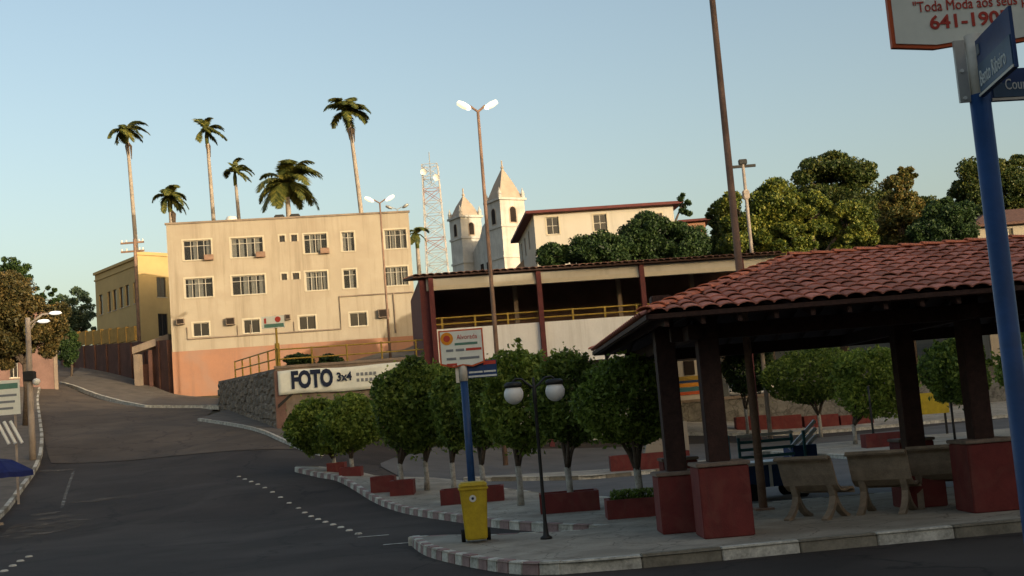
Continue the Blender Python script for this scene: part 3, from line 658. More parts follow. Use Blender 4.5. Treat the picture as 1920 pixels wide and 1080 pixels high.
def name_plate(rz, z0, z1, ln, topm, body, words, size, x0=.035):
    pr = MB().box(x0, x0+ln, -.005, .005, z0, z1).build('name_plate', M['plate'], s2, rot=(0, 0, rz))
    MB().box(x0+.008, x0+ln-.008, -.0085, -.0055, z0+.012, z0+(z1-z0)*.55).build('lower_band', M['plate2'], pr)
    MB().box(x0, x0+ln, -.0115, -.009, z0+.001, z0+.009).build('edge_strip', M['sleeve'], pr)
    MB().box(x0+.012, x0+.038, -.0085, -.0055, z1-.05, z1-.018).build('emblem', M['ink_k'], pr)
    text(words, size, M['ink_w'], pr, (x0+.02, -.0095, z0+.05), (R(90), 0, 0), depth=.0008, align='LEFT', sx=.66)
name_plate(R(-95), pb.z+.005, pb.z+.185, .34, None, None, 'Bento Ribeiro', .07)
name_plate(R(6), pb.z-.004, pb.z+.10, .42, None, None, '   Cour', .05)

# ------------------------------------------------------------------ buildings: tools
class Facade:
    """vertical wall plane through p0 with horizontal direction d; local x along it, y into the building, z world height"""
    def __init__(s, p0, p1):
        s.p = Vector((p0[0], p0[1])); q = Vector((p1[0], p1[1]))-s.p; s.len = q.length; s.d = q.normalized(); s.n = Vector((s.d.y, -s.d.x)); s.rz = math.atan2(s.d.y, s.d.x)
    def uv(s, px, py):
        r = ray(px, py); n3 = Vector((s.n.x, s.n.y, 0)); t = (Vector((s.p.x, s.p.y, 0))-CAM).dot(n3)/r.dot(n3)
        q = CAM+r*t; return ((Vector((q.x, q.y))-s.p).dot(s.d), q.z)
    def rect(s, x0, x1, y0, y1):
        a = s.uv((x0+x1)/2, y0); b = s.uv((x0+x1)/2, y1); l = s.uv(x0, (y0+y1)/2); r = s.uv(x1, (y0+y1)/2)
        return (l[0], r[0], b[1], a[1])
def wall_holes(u0, u1, z0, z1, holes, th=.22, y=0):
    us = sorted({u0, u1, *[h[0] for h in holes], *[h[1] for h in holes]}); zs = sorted({z0, z1, *[h[2] for h in holes], *[h[3] for h in holes]})
    mb = MB()
    for a, b in zip(us, us[1:]):
        for c, d in zip(zs, zs[1:]):
            m_ = ((a+b)/2, (c+d)/2)
            if any(h[0] < m_[0] < h[1] and h[2] < m_[1] < h[3] for h in holes): continue
            mb.quad((a, y, c), (b, y, c), (b, y, d), (a, y, d))
    for a, b, c, d in holes:
        mb.quad((a, y, c), (a, y+th, c), (a, y+th, d), (a, y, d)); mb.quad((b, y, c), (b, y, d), (b, y+th, d), (b, y+th, c))
        mb.quad((a, y, c), (b, y, c), (b, y+th, c), (a, y+th, c)); mb.quad((a, y, d), (a, y+th, d), (b, y+th, d), (b, y, d))
    return mb
def window(parent, h, panes, frame, glass, curtain=None, sill=None, y=.12, bars=(), trim=None, name='window', rotm=None):
    a, b, c, d = h; fw = .045
    mb = MB(); mb.box(a, b, y, y+.05, c, c+fw).box(a, b, y, y+.05, d-fw, d).box(a, a+fw, y, y+.05, c+fw, d-fw).box(b-fw, b, y, y+.05, c+fw, d-fw)
    w_ = (b-a-2*fw)/panes
    for i in range(1, panes): x = a+fw+w_*i; mb.box(x-.022, x+.022, y, y+.05, c+fw, d-fw)
    for t in bars: z = c+(d-c)*t; mb.box(a+fw, b-fw, y+.005, y+.045, z-.02, z+.02)
    o = mb.build(name, frame, parent)
    for i in range(panes):
        x = a+fw+w_*i
        MB().box(x+.03, x+w_-.03, y+.02, y+.028, c+fw, d-fw).build('pane', glass, o)
        if curtain and random.random() < curtain:
            k = random.uniform(.25, .95); x1 = x+w_*random.choice((0, .35)); 
            pts = [(x1+(w_*.62)*j/8, y+.12+.02*(j % 2)) for j in range(9)]
            cm = MB()
            for (xa, ya), (xb, yb) in zip(pts, pts[1:]): cm.quad((xa, ya, c), (xb, yb, c), (xb, yb, d), (xa, ya, d))
            cm.build('curtain', M['curtain'], o, fix=False)
    if sill: MB().box(a-.08, b+.08, -.06, y, c-.07, c-.003).build('sill', sill, o)
    if trim:
        e = .12; MB().box(a-e, a-.002, -.025, .02, c-.0, d+e).box(b+.002, b+e, -.025, .02, c, d+e).box(a-.002, b+.002, -.025, .02, d+.003, d+e).build('trim', trim, o)
    return o
def shell(parent, L, z0, z1, depth, m, th=.2, y0=.23, roof=None, floors=()):
    """side and back walls, roof slab and floors behind a facade"""
    MB().box(0, th, y0, depth, z0, z1-.31).build('side_wall', m, parent); MB().box(L-th, L, y0, depth, z0, z1-.31).build('side_wall', m, parent)
    MB().box(th+.003, L-th-.003, depth-th, depth-.004, z0, z1-.31).build('back_wall', m, parent)
    MB().box(.0, L, .23, depth, z1-.3, z1-.12).build('roof_slab', roof or M['plaster'], parent)
    for f in floors: MB().box(th+.004, L-th-.004, .24, depth-th-.004, f-.1, f+.1).build('floor_slab', M['dark'], parent)

# ------------------------------------------------------------------ cream three storey building
F1 = Facade(at(323, 655, 92), at(783, 640, 95)); ZT, ZC = 18.9, 9.2
fb = thing('apartment_block', 'three storey cream building with orange base on the slope', 'building', (F1.p.x, F1.p.y, 0), F1.rz)
big = [(344, 396, 450, 487), (433, 493, 445, 483), (570, 613, 439, 475), (641, 664, 435, 470), (721, 762, 431, 466),
       (347, 399, 521, 556), (435, 497, 516, 552), (573, 614, 509, 544), (644, 668, 506, 540), (722, 765, 500, 536)]
low = [(362, 392, 605, 629), (457, 487, 599, 623), (561, 592, 593, 618), (656, 688, 586, 612)]
vent = [(524, 534, 442, 453), (546, 557, 440, 453), (528, 538, 513, 525), (549, 561, 512, 524)]
HB = [F1.rect(*r) for r in big]; HL = [F1.rect(*r) for r in low]; HV = [F1.rect(*r) for r in vent]
row = lambda hs, idx: [hs.__setitem__(i, (hs[i][0], hs[i][1], sum(hs[j][2] for j in idx)/len(idx), sum(hs[j][3] for j in idx)/len(idx))) for i in idx]
row(HB, range(0, 5)); row(HB, range(5, 10)); row(HL, range(4)); row(HV, (0, 1)); row(HV, (2, 3))
LEN1 = F1.len
wall_holes(0, LEN1, ZC, ZT, HB+HL+HV).build('wall', M['cream'], fb)
MB().box(-.03, LEN1+.03, -.04, .3, 4.4, ZC-.003).build('orange_base', M['orange'], fb)
MB().box(-.1, LEN1+.1, -.1, .22, ZT+.003, ZT+.14).build('parapet_cap', M['plaster'], fb)
shell(fb, LEN1, 4.4, ZT, 11, M['cream'], floors=(ZC, 12.4, 15.5))
MB().box(.21, LEN1-.21, .8, .86, 4.6, ZT-.5).build('inner_partition', M['dark'], fb)
for i, h in enumerate(HB): window(fb, h, 4 if h[1]-h[0] > 1.3 else 2, M['frame'], M['glass'], .75, M['cream_t'], bars=(.72,), trim=M['cream_t'])
for h in HL: window(fb, h, 2, M['frame'], M['glass_k'], .2, M['cream_t'], trim=M['cream_t'])
for h in HV: window(fb, h, 1, M['frame_d'], M['glass_k'], 0, name='vent_window', trim=M['cream_t'])
for r in [(331, 347, 598, 609), (424, 441, 596, 610), (534, 545, 590, 600), (709, 730, 580, 596)]:
    a, b, c, d = F1.rect(*r); ac = MB().box(a, b, -.45, -.01, c, d).build('air_conditioner', M['plaster'], fb, bevel=.02)
    MB().box(a+.06, b-.06, -.462, -.452, c+.06, d-.06).build('grille', M['dark'], ac)
for r in [(HB[0], 1), (HB[1], 1), (HB[2], 1)]:
    h = r[0]; MB().box(h[1]-.55, h[1]+.15, -.35, -.01, h[2]-.1, h[2]+.32).build('air_conditioner', M['rust'], fb, bevel=.02)
pts = [F1.uv(*q) for q in ((352, 636), (640, 617))]
zz = (pts[0][1]+pts[1][1])/2; up_ = F1.uv(640, 556)
MB().tube([(pts[0][0], -.08, zz+.9), (pts[0][0], -.08, zz), (pts[1][0], -.08, zz), (pts[1][0], -.08, up_[1]), (LEN1-.05, -.08, up_[1])], .055, 8).build('downpipe', M['plaster'], fb)
q = F1.uv(738, 560); MB().tube([(q[0], -.08, up_[1]), (q[0], -.08, 9.5)], .05, 8).build('downpipe', M['plaster'], fb)
for px in (446, 470, 552): q = F1.uv(px, 622); MB().tube([(q[0], -.07, zz), (q[0], -.07, zz+.8)], .035, 6).build('downpipe', M['plaster'], fb)
q = F1.uv(432, 408); MB().lathe([(.0, .75), (.35, .68), (.5, .4), (.52, 0)], 16).build('water_tank', M['white'], fb, (q[0], 1.2, ZT-.1), smooth=True)
q = F1.uv(540, 400)
for dx in (-.7, .5): MB().box(q[0]+dx-.4, q[0]+dx+.4, 1.0, 1.7, ZT-.1, ZT+.55).build('rooftop_unit', M['black'], fb, bevel=.08)

# ------------------------------------------------------------------ yellow building up the street
pc = at(258, 490, 108); F2 = Facade(pc, at(330, 478, 111)); pl_ = at(178, 522, 116.5)
yb = thing('yellow_building', 'yellow two storey building behind the cream block on the hill', 'building', (F2.p.x, F2.p.y, 0), F2.rz)
ztp = at(258, 478, 108).z; z_b = 10.5
hs = [F2.rect(294, 311, 520, 557), F2.rect(297, 315, 588, 630)]
wall_holes(0, 9, z_b, ztp, hs).build('wall', M['yellow_w'], yb)
for h in hs: window(yb, h, 2, M['frame_d'], M['glass_k'], 0, M['cream_t'])
MB().box(-.1, 9.1, -.12, .22, ztp+.003, ztp+.3).build('cornice', M['yellow_w'], yb)
MB().box(.3, 8.8, 1.0, 1.06, z_b, ztp-.5).build('inner_partition', M['dark'], yb)
MB().box(8.8, 9, .23, 12, z_b, ztp-.42).build('side_wall', M['yellow_w'], yb)
F3 = Facade(pl_, pc)
def sub_facade(parent, Fp, Fs): # empty-free: returns matrix from facade Fs local to parent local
    return (Matrix.Translation((Fp.p.x, Fp.p.y, 0)) @ Matrix.Rotation(Fp.rz, 4, 'Z')).inverted() @ (Matrix.Translation((Fs.p.x, Fs.p.y, 0)) @ Matrix.Rotation(Fs.rz, 4, 'Z'))
MX = sub_facade(yb, F2, F3)
_c = MX @ Vector((.1, .25, 0)); _r = [(.1, .24), (8.9, .24), (8.9, _c.y), (_c.x, _c.y)]
MB().add([(x, y, ztp-.4) for x, y in _r]+[(x, y, ztp-.2) for x, y in _r], [(0, 1, 2, 3), (4, 5, 6, 7), (0, 1, 5, 4), (1, 2, 6, 5), (2, 3, 7, 6), (3, 0, 4, 7)]).build('roof_slab', M['plaster'], yb)
hs3 = [F3.rect(*r) for r in [(186, 193, 557, 595), (202, 208, 549, 588), (212, 219, 545, 583), (224, 231, 537, 577), (235, 242, 531, 571), (250, 257, 523, 562)]]
hz0 = sum(h[2] for h in hs3)/6; hz1 = sum(h[3] for h in hs3)/6; hs3 = [(h[0], h[1], hz0, hz1) for h in hs3]
o = wall_holes(0, F3.len-.003, z_b, ztp-.3, hs3).build('street_wall', M['yellow_w'], yb); o.matrix_local = MX
for h in hs3:
    o = window(yb, h, 1, M['frame_d'], M['glass_k'], 0, M['cream_t']); o.matrix_local = MX
o = MB().box(-.1, F3.len-.1, -.15, .2, ztp-.297, ztp-.05).box(-.1, F3.len-.1, -.08, -.003, ztp-.9, ztp-.75).build('cornice', M['yellow_w'], yb); o.matrix_local = MX
# dark red-brown retaining wall along the hill street, with ochre parapet and steps
wa, wb = (-26.4, 92.6), (-42.5, 114)
F4 = Facade(wb, wa)
rw2 = thing('retaining_wall', 'dark red brown retaining wall along the hill street below the yellow building', 'wall', (F4.p.x, F4.p.y, 0), F4.rz)
MB().add([(0, 0, 7), (F4.len, 0, 4.5), (F4.len, .5, 4.5), (0, .5, 7), (0, 0, 12.2), (F4.len, 0, 10.2), (F4.len, .5, 10.2), (0, .5, 12.2)], [(0, 1, 2, 3), (4, 5, 6, 7), (0, 1, 5, 4), (1, 2, 6, 5), (2, 3, 7, 6), (3, 0, 4, 7)]).build('wall', M['brick_d'], rw2)
for i in range(9):
    u = 1+i*3.0; zt = 12.2-2.0*u/F4.len; MB().box(u-.2, u+.2, -.12, -.003, 6, zt-.05).build('pilaster', M['brick_d'], rw2)
op = thing('parapet', 'ochre painted parapet on top of the dark retaining wall', 'wall', (F4.p.x, F4.p.y, 0), F4.rz)
n_ = 9
for i in range(n_):
    u0 = 1+i*(F4.len-8)/n_; u1 = 1+(i+1)*(F4.len-8)/n_; z0 = 12.25-2.0*(u0+u1)/2/F4.len
    MB().box(u0+.12, u1-.12, .1, .3, z0+.02, z0+1.2).build('panel', M['ochre'], op); MB().box(u0-.1, u0+.1, .05, .35, z0, z0+1.35).build('post', M['ochre'], op)
gp = at(264, 724, 95)
sp_ = thing('stair_parapet', 'grey sloping stair wall with pillar left of the orange base', 'wall', (gp.x, 94.6, 0), R(-8))
MB().box(-.22, .22, -.3, .3, T(gp.x, 94.6)-.2, at(264, 665, 95).z).build('pillar', M['plaster'], sp_)
za = at(264, 664, 95).z
MB().add([(-.3, -.32, za+.003), (2.7, -.32, za+.75), (2.7, .32, za+.75), (-.3, .32, za+.003), (-.3, -.32, za+.55), (2.7, -.32, za+1.3), (2.7, .32, za+1.3), (-.3, .32, za+.55)], [(0, 1, 2, 3), (4, 5, 6, 7), (0, 1, 5, 4), (1, 2, 6, 5), (2, 3, 7, 6), (3, 0, 4, 7)]).build('rail_slab', M['plaster'], sp_)
for i in range(3): MB().box(.9+i*.75, 1.15+i*.75, -.12, .12, 5.5, za+.2).build('baluster', M['brick_d'], sp_)
MB().box(-.2, 2.7, .5, 3, 5, za-.8).build('stair_block', M['brick_d'], sp_)

# ------------------------------------------------------------------ hillside behind the lower retaining wall
RA, RD, RB = at(518, 740, 54).to_2d(), Vector((-4.1, 55.2)), at(412, 765, 72).to_2d()
fr_ = along([RA, RD], 14); bk_ = along([RB+Vector((-.3, .8)), (-19.8, 84), (-21.3, 92.9), (-14, 94.2), (-4.0, 95.5)], 14)
vs = []; fs = []; nrow = 26
lf = along([RA, RB], nrow); rt = along([RD, (-4.0, 75), (-3.8, 95.5)], nrow)
for j in range(nrow):
    for i in range(14):
        a = lf[j].lerp(rt[j], i/13) if j < nrow else None
        s = j/(nrow-1); t = i/13
        base = 4.95+(.0 if s < .25 else (s-.25)/.75*(.2+3.9*t**1.0))
        if t > .75: base += (t-.75)*6*min(1, s*1.4)
        z = base+(.25*math.sin(i*2.1+j*1.3)*math.sin(j*.9) if (s > .15 and 0 < i) else 0)*.8
        vs.append((a.x, a.y, z))
for j in range(nrow-1):
    for i in range(13): fs.append((j*14+i, j*14+i+1, (j+1)*14+i+1, (j+1)*14+i))
tag(MB().add(vs, fs).build('hillside', M['dirt'], smooth=True), kind='structure')
# second piece up to the foot of the orange base
vs = []; fs = []; L2 = along([RB, (-20.3, 84), (-22.0, 92.9)], 10); R2 = along([(-4.2, 74), (-4.0, 85), (-3.8, 95.6)], 10)
for j in range(10):
    for i in range(16):
        a = L2[j].lerp(R2[j], i/15); s = j/9; t = i/15
        z = 4.7+1.3*s+(1.6*t+1.6*max(0, t-.35))*(.4+.6*s)+.2*math.sin(i*1.7)*math.sin(j*1.1+i)
        vs.append((a.x, a.y, z-.1))
for j in range(9):
    for i in range(15): fs.append((j*16+i, j*16+i+1, (j+1)*16+i+1, (j+1)*16+i))
tag(MB().add(vs, fs).build('hillside', M['dirt'], smooth=True), kind='structure')
# rubble on the slope
cen = []; mb = MB()
for i in range(420):
    t = random.random(); s = random.random(); a = Vector((-12+8*t, 66+27*s)); r_ = random.uniform(.12, .45)
    z = 4.9+3.9*s*(.45+.55*t)+(max(0, (a.x+7)/3))*1.6*min(1, s*1.3)
    pts = [Vector((random.uniform(-1, 1), random.uniform(-1, 1), random.uniform(-.5, .8)))*r_ for _ in range(7)]
    k = [(a.x+p.x, a.y+p.y, z+p.z) for p in [Vector((r_, 0, 0)), Vector((0, r_*.8, 0)), Vector((-r_*.9, .1*r_, 0)), Vector((0, -r_, .0)), Vector((.2*r_, .1*r_, r_*random.uniform(.4, .9))), Vector((0, 0, -r_*.6))]]
    mb.add(k, [(0, 1, 4), (1, 2, 4), (2, 3, 4), (3, 0, 4), (1, 0, 5), (2, 1, 5), (3, 2, 5), (0, 3, 5)])
tag(mb.build('rubble', M['stone_w']), 'loose rubble on the slope beside the cream building', 'rubble', kind='stuff')

# lower retaining wall with banner and yellow railing
F5 = Facade(RA, RD); ZW = 5.12
lw = thing('retaining_wall', 'grey plastered retaining wall carrying the photo banner', 'wall', (F5.p.x, F5.p.y, 0), F5.rz)
MB().box(0, F5.len, 0, .35, .0, ZW).build('wall', M['plaster'], lw)
MB().box(-.04, F5.len, -.05, .4, ZW+.003, ZW+.12).build('coping', M['plaster'], lw)
MB().box(.3, F5.len, -.06, -.003, ZW-1.16, ZW-1.03).build('ledge', M['ochre'], lw)
MB().box(-.05, .4, -.04, -.003, .5, ZW-.1).build('pilaster', M['pink'], lw)
MB().add([(.05, -.09, ZW-1.75), (.75, -.09, ZW-1.16), (.75, -.09, ZW-1.03), (.05, -.09, ZW-1.58), (.05, -.042, ZW-1.75), (.75, -.042, ZW-1.16), (.75, -.042, ZW-1.03), (.05, -.042, ZW-1.58)], [(0, 1, 2, 3), (7, 6, 5, 4), (0, 4, 5, 1), (1, 5, 6, 2), (2, 6, 7, 3), (3, 7, 4, 0)]).build('brace', M['black'], lw)
F6 = Facade(RB, RA)
lw2 = thing('retaining_wall', 'sloping stone and plaster side wall rising along the hill pavement', 'wall', (F6.p.x, F6.p.y, 0), F6.rz)
zB = at(412, 715, 72).z; L6 = F6.len
MB().add([(0, 0, 3.0), (L6-.004, 0, .5), (L6-.004, .4, .5), (0, .4, 3.0), (0, 0, zB), (L6-.004, 0, ZW), (L6-.004, .4, ZW), (0, .4, zB)], [(0, 1, 2, 3), (4, 5, 6, 7), (0, 1, 5, 4), (1, 2, 6, 5), (2, 3, 7, 6), (3, 0, 4, 7)]).build('wall', M['plaster'], lw2)
# stones of the rough end of the side wall
u = .02
while u < L6-.8:
    cw_ = random.uniform(.45, .8); z = T(*(F6.p+F6.d*u))-.1; ztop = zB+(ZW-zB)*u/L6-.03
    while z < ztop-.15:
        hh = min(random.uniform(.3, .5), ztop-z); d_ = random.uniform(.03, .09); j = [random.uniform(.0, .07) for _ in range(8)]
        MB().add([(u+j[0], -.003, z+j[1]), (u+cw_-j[2]-.03, -.003, z+j[3]), (u+cw_-j[4]-.03, -.003, z+hh-.03-j[5]), (u+j[6], -.003, z+hh-.03-j[7]),
                  (u+j[0]+.06, -d_, z+j[1]+.05), (u+cw_-j[2]-.09, -d_, z+j[3]+.05), (u+cw_-j[4]-.09, -d_, z+hh-.08-j[5]), (u+j[6]+.06, -d_, z+hh-.08-j[7])],
                 [(0, 1, 5, 4), (1, 2, 6, 5), (2, 3, 7, 6), (3, 0, 4, 7), (4, 5, 6, 7)]).build('stone', M['stone'], lw2, fix=False)
        z += hh
    u += cw_
# banner
r5 = F5.rect(538, 704, 691, 731)
bnn = thing('banner', 'white cloth banner with dark blue FOTO 3x4 lettering on the wall', 'banner', (F5.p.x, F5.p.y, 0), F5.rz)
a, b, c, d = F5.uv(521, 710)[0], F5.len-.1, F5.uv(600, 736)[1], F5.uv(600, 691)[1]
vs = []; fs = []; nb = 40
for i in range(nb+1):
    x = a+(b-a)*i/nb
    for j in range(7): z = c+(d-c)*j/6; vs.append((x, -.12-.018*math.sin(i*.9+j*.5)-.012*math.sin(i*.35), z+.03*math.sin(i*.25)))
for i in range(nb):
    for j in range(6): fs.append((i*7+j, (i+1)*7+j, (i+1)*7+j+1, i*7+j+1))
clo = MB().add(vs, fs).build('cloth', M['board'], bnn, smooth=True)
sm = clo.modifiers.new('t', 'SOLIDIFY'); sm.thickness = .006
text('FOTO', 1.02, M['ink_b'], bnn, (F5.uv(585, 712)[0], -.165, F5.uv(588, 712)[1]), (R(90), 0, 0), sx=.66, depth=.008, bold=.05)
text('3x4', .52, M['ink_b'], bnn, (F5.uv(645, 707)[0], -.165, F5.uv(644, 707)[1]), (R(90), 0, 0), sx=.86, depth=.008, bold=.03)
for k in range(2):
    z = F5.uv(685, 701+k*11)[1]
    for j in range(5): MB().box(F5.uv(667, 705)[0]+.02+j*.19, F5.uv(667, 705)[0]+.14+j*.19, -.17, -.158, z-.07, z+.07).build('print_line', M['ink_k'], bnn)
# railings
rl = thing('railing', 'yellow two rail railing on top of the banner wall', 'railing', (F5.p.x, F5.p.y, 0), F5.rz)
for z in (ZW+.42, ZW+.85): MB().tube([(.05, .2, z), (F5.len, .2, z)], .032, 8).build('rail', M['rail'], rl)
for i in range(5): MB().tube([(.1+i*1.55, .2, ZW+.1), (.1+i*1.55, .2, ZW+.9)], .04, 8).build('post', M['rail'], rl)
rl2 = thing('railing', 'yellow handrail sloping down the side wall left of the banner', 'railing', (F6.p.x, F6.p.y, 0), F6.rz)
for dz in (.45, .9): MB().tube([(L6*.3, .2, zB+(ZW-zB)*.3+dz), (L6, .2, ZW+dz-.0)], .032, 8).build('rail', M['rail'], rl2)
for i in range(6): u = L6*(.3+.7*i/5)-.05; z = zB+(ZW-zB)*u/L6; MB().tube([(u, .2, z), (u, .2, z+.92)], .04, 8).build('post', M['rail'], rl2)
pp = at(522, 690, 54.4); ps = thing('pole_sign', 'small sign on a yellow post at the corner of the banner wall', 'sign', (pp.x, pp.y, ZW+.1))
hp = at(510, 605, 54.4).z-ZW-.1
MB().tube([(0, 0, 0), (0, 0, 1.05)], .11, 10).build('post_base', M['rail'], ps); MB().tube([(0, 0, 1.05), (0, 0, hp+.3)], .05, 10).build('post', M['rail'], ps)
sb = MB().box(-.62, .4, -.1, -.055, hp-.25, hp+.28).build('panel', M['board'], ps)
MB().box(-.5, .37, -.108, -.1005, hp-.22, hp-.06).build('print_line', M['ink_g'], sb); MB().tube([(.12, -.1, hp+.12), (.12, -.112, hp+.12)], .13, 14).build('emblem', M['ink_r'], sb); MB().box(-.5, -.4, -.108, -.1005, hp-.03, hp+.2).build('print_line', M['ink_r'], sb)

# ------------------------------------------------------------------ long building with open upper gallery
F7 = Facade((-4.16, 55), (10.79, 57)); L7 = 16.6
gb = thing('gallery_building', 'long two storey building with open upper gallery and tiled roof', 'building', (F7.p.x, F7.p.y, 0), F7.rz)
zs, zp, zf0, zf1 = 4.72, 6.36, 8.12, 8.68
MB().box(.55, L7, -.12, .1, zs-.25, zp).build('parapet_wall', M['panel_w'], gb)
MB().box(.55, L7, .104, 9, zs-.25, zs+.1).build('floor_slab', M['plaster'], gb)
MB().box(0, .5, -.05, 9, 0, zf1).build('end_wall', M['maroon'], gb); MB().box(L7-.3, L7+.1, .11, 9, zs-.25, zf1).build('end_wall', M['white_w'], gb)
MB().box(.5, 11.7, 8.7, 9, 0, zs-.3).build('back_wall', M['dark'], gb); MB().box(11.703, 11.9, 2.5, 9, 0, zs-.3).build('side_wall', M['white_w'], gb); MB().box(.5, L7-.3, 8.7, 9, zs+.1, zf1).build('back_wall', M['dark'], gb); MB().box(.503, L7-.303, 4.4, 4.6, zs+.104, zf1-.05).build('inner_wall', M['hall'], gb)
MB().box(.3, L7+.3, -.16, .08, zf0+.2, zf1).build('fascia', M['white_w'], gb)
MB().box(.3, L7+.3, -.22, .10, zf0, zf0+.197).build('fascia_trim', M['cream_t'], gb)
mbr = MB(); mbr.add([(-.3, -.5, zf1+.02), (L7+.5, -.5, zf1+.02), (L7+.5, 9.5, zf1+1.1), (-.3, 9.5, zf1+1.1), (-.3, -.5, zf1+.1), (L7+.5, -.5, zf1+.1), (L7+.5, 9.5, zf1+1.2), (-.3, 9.5, zf1+1.2)], [(0, 1, 2, 3), (4, 5, 6, 7), (0, 1, 5, 4), (1, 2, 6, 5), (2, 3, 7, 6), (3, 0, 4, 7)])
mbr.build('roof_deck', M['wood'], gb)
gt = MB().add([(x*1.3, y*1.6, z*1.5) for x, y, z in pv], fs0 := [(i, i+1, 14+i+1, 14+i) for i in range(6)]+[(i, 7+i, 8+i, i+1) for i in range(6)]+[(7+i+1, 7+i, 21+i, 21+i+1) for i in range(6)]).mesh('roof_tile'); gt.materials.append(M['tile_d'])
for i in range(int((L7+.6)/.33)):
    o = bpy.data.objects.new('roof_tile', gt); COL.objects.link(o); o.parent = gb; o.location = (-.15+i*.33, -.62+random.uniform(-.04, .04), zf1+.07); o.rotation_euler = (R(6.5), 0, random.uniform(-.05, .05))
rest = MB()
for r_ in range(1, 15):
    for i in range(int((L7+.6)/.33)):
        Mx = Matrix.Translation((-.15+i*.33, -.62+r_*.66, zf1+.07+r_*.66*math.tan(R(6.3)))) @ Matrix.Rotation(R(6.5), 4, 'X'); rest.add([Mx @ Vector((x*1.3, y*1.6, z*1.5)) for x, y, z in pv], fs0)
tag(rest.build('roof_tiles', M['tile_d'], gb, fix=False), kind='stuff')
up3 = [F7.uv(809, 560)[0], F7.uv(1011, 560)[0], F7.uv(1203, 540)[0], F7.uv(1203, 540)[0]+4.75]
for u in up3: MB().box(u-.11, u+.11, -.36, -.125, .1, zf1-.003 if u > .6 else zf1).build('post', M['maroon'], gb)
for z in (zp+.22, zp+.5): MB().tube([(.6, -.0, z), (L7-.3, -.0, z)], .035, 8).build('rail', M['rail'], gb)
for i in range(11): u = .9+i*1.5; MB().box(u-.04, u+.04, -.04, .04, zp, zp+.55).build('rail_post', M['rail'], gb)
for u in (4.6, 9.6, 13.2): MB().box(u-.1, u+.1, 2.0, 2.2, zs+.1, zf0+.3).build('inner_post', M['plaster'], gb)
# ground floor: shop fronts behind the trees
hs = [(1.2, 3.2, .35, 3.0), (4.4, 6.6, .35, 3.0), (8.0, 10.2, .35, 3.0)]
wall_holes(.5, 11.7, 0, zs-.255, hs, y=2.5).build('shop_wall', M['white_w'], gb)
for a, b, c, d in hs:
    sh = MB()
    for j in range(13): z = c+(d-c)*j/13; sh.box(a, b, 2.62, 2.66, z, z+(d-c)/13-.02)
    sh.build('roller_shutter', M['grey'], gb)

# ------------------------------------------------------------------ church
def tower(parent, cx, cy, wd, z0, zc, zt, rz, sc=1):
    t = MB().box(-wd/2, wd/2, -wd/2, wd/2, z0, zc).build('tower', M['church'], parent, (cx, cy, 0), (0, 0, rz))
    for i, z in enumerate((zc-.25, zc-3.6*sc, zc-7.4*sc)):
        e = .22 if i == 0 else .12; MB().box(-wd/2-e, wd/2+e, -wd/2-e, wd/2+e, z, z+.28).build('cornice', M['church'], t)
    s = MB().lathe([(wd*.66, zc+.05), (wd*.36, zc+(zt-zc)*.45), (.12, zt-.7), (.05, zt-.65)], 4); o = s.build('spire', M['spire'], t, rot=(0, 0, R(45)))
    MB().tube([(0, 0, zt-.8), (0, 0, zt+.35)], .1, 6).lathe([(0, .2), (.2, .05), (.2, -.1), (0, -.25)], 8, (0, 0, zt-.5)).build('finial', M['spire'], t)
    for sx in (-1, 1):
        for sy in (-1, 1):
            MB().lathe([(.24, 0), (.24, .45), (.3, .5), (.12, .9), (0, 1.35)], 8, (sx*(wd/2-.1), sy*(wd/2-.1), zc+.04)).build('pinnacle', M['church'], t)
    for k in range(4):
        a = k*math.pi/2; ww, hh = .42*sc, 1.5*sc; zb_ = zc-3.0*sc
        prof = [(-ww, zb_), (ww, zb_), (ww, zb_+hh)]+[(ww*math.cos(q), zb_+hh+ww*math.sin(q)) for q in np.linspace(.3, math.pi-.3, 5)]+[(-ww, zb_+hh)]
        MB().prism(prof, -wd/2-.03, -wd/2+.02).build('belfry_opening', M['dark'], t, rot=(0, 0, a))
        MB().prism([(x*1.4, zb_-.15+(z-zb_)*1.12) for x, z in prof], -wd/2-.02, -wd/2+.03).build('window_surround', M['spire'], t, rot=(0, 0, a))
    return t
pr = at(948, 400, 150); crz = R(31)
ch = thing('church', 'white church with two pointed bell towers on the hill behind', 'church', (pr.x, 150, 0), 0)
tower(ch, 0, 0, 3.5, 12, at(948, 376, 150).z, at(948, 306, 150).z, crz)
pr2 = at(871, 400, 160); tower(ch, pr2.x-pr.x, 10, 3.1, 12, at(871, 408, 160).z, at(873, 358, 160).z, crz, .85)
# nave front between the towers and the body behind
a = Vector((0, 0)); b = Vector((pr2.x-pr.x, 10)); d = (b-a).normalized(); n_ = Vector((d.y, -d.x)); L_ = (b-a).length
if n_.y > 0: n_ = -n_
gz = at(905, 425, 155).z
poly = [(1.2, 12), (L_-1.2, 12), (L_-1.2, gz-3.0), (L_*.66, gz-1.2), (L_*.58, gz+.1), (L_*.5, gz+.5), (L_*.42, gz+.1), (L_*.34, gz-1.2), (1.2, gz-3.0)]
nv = MB().prism(poly, -.6, .0).build('nave_front', M['church'], ch, (0, 0, 0), (0, 0, math.atan2(d.y, d.x)))
MB().prism([(1.3, 12), (L_-1.3, 12), (L_-1.3, gz-3.4), (L_*.5, gz-.6), (1.3, gz-3.4)], -16, -.602).build('nave', M['church'], ch, (0, 0, 0), (0, 0, math.atan2(d.y, d.x)))
for i in (.35, .5, .65): MB().box(L_*i-.4, L_*i+.4, .003, .05, gz-6.5, gz-4.6).build('window', M['dark'], ch, rot=(0, 0, math.atan2(d.y, d.x)))

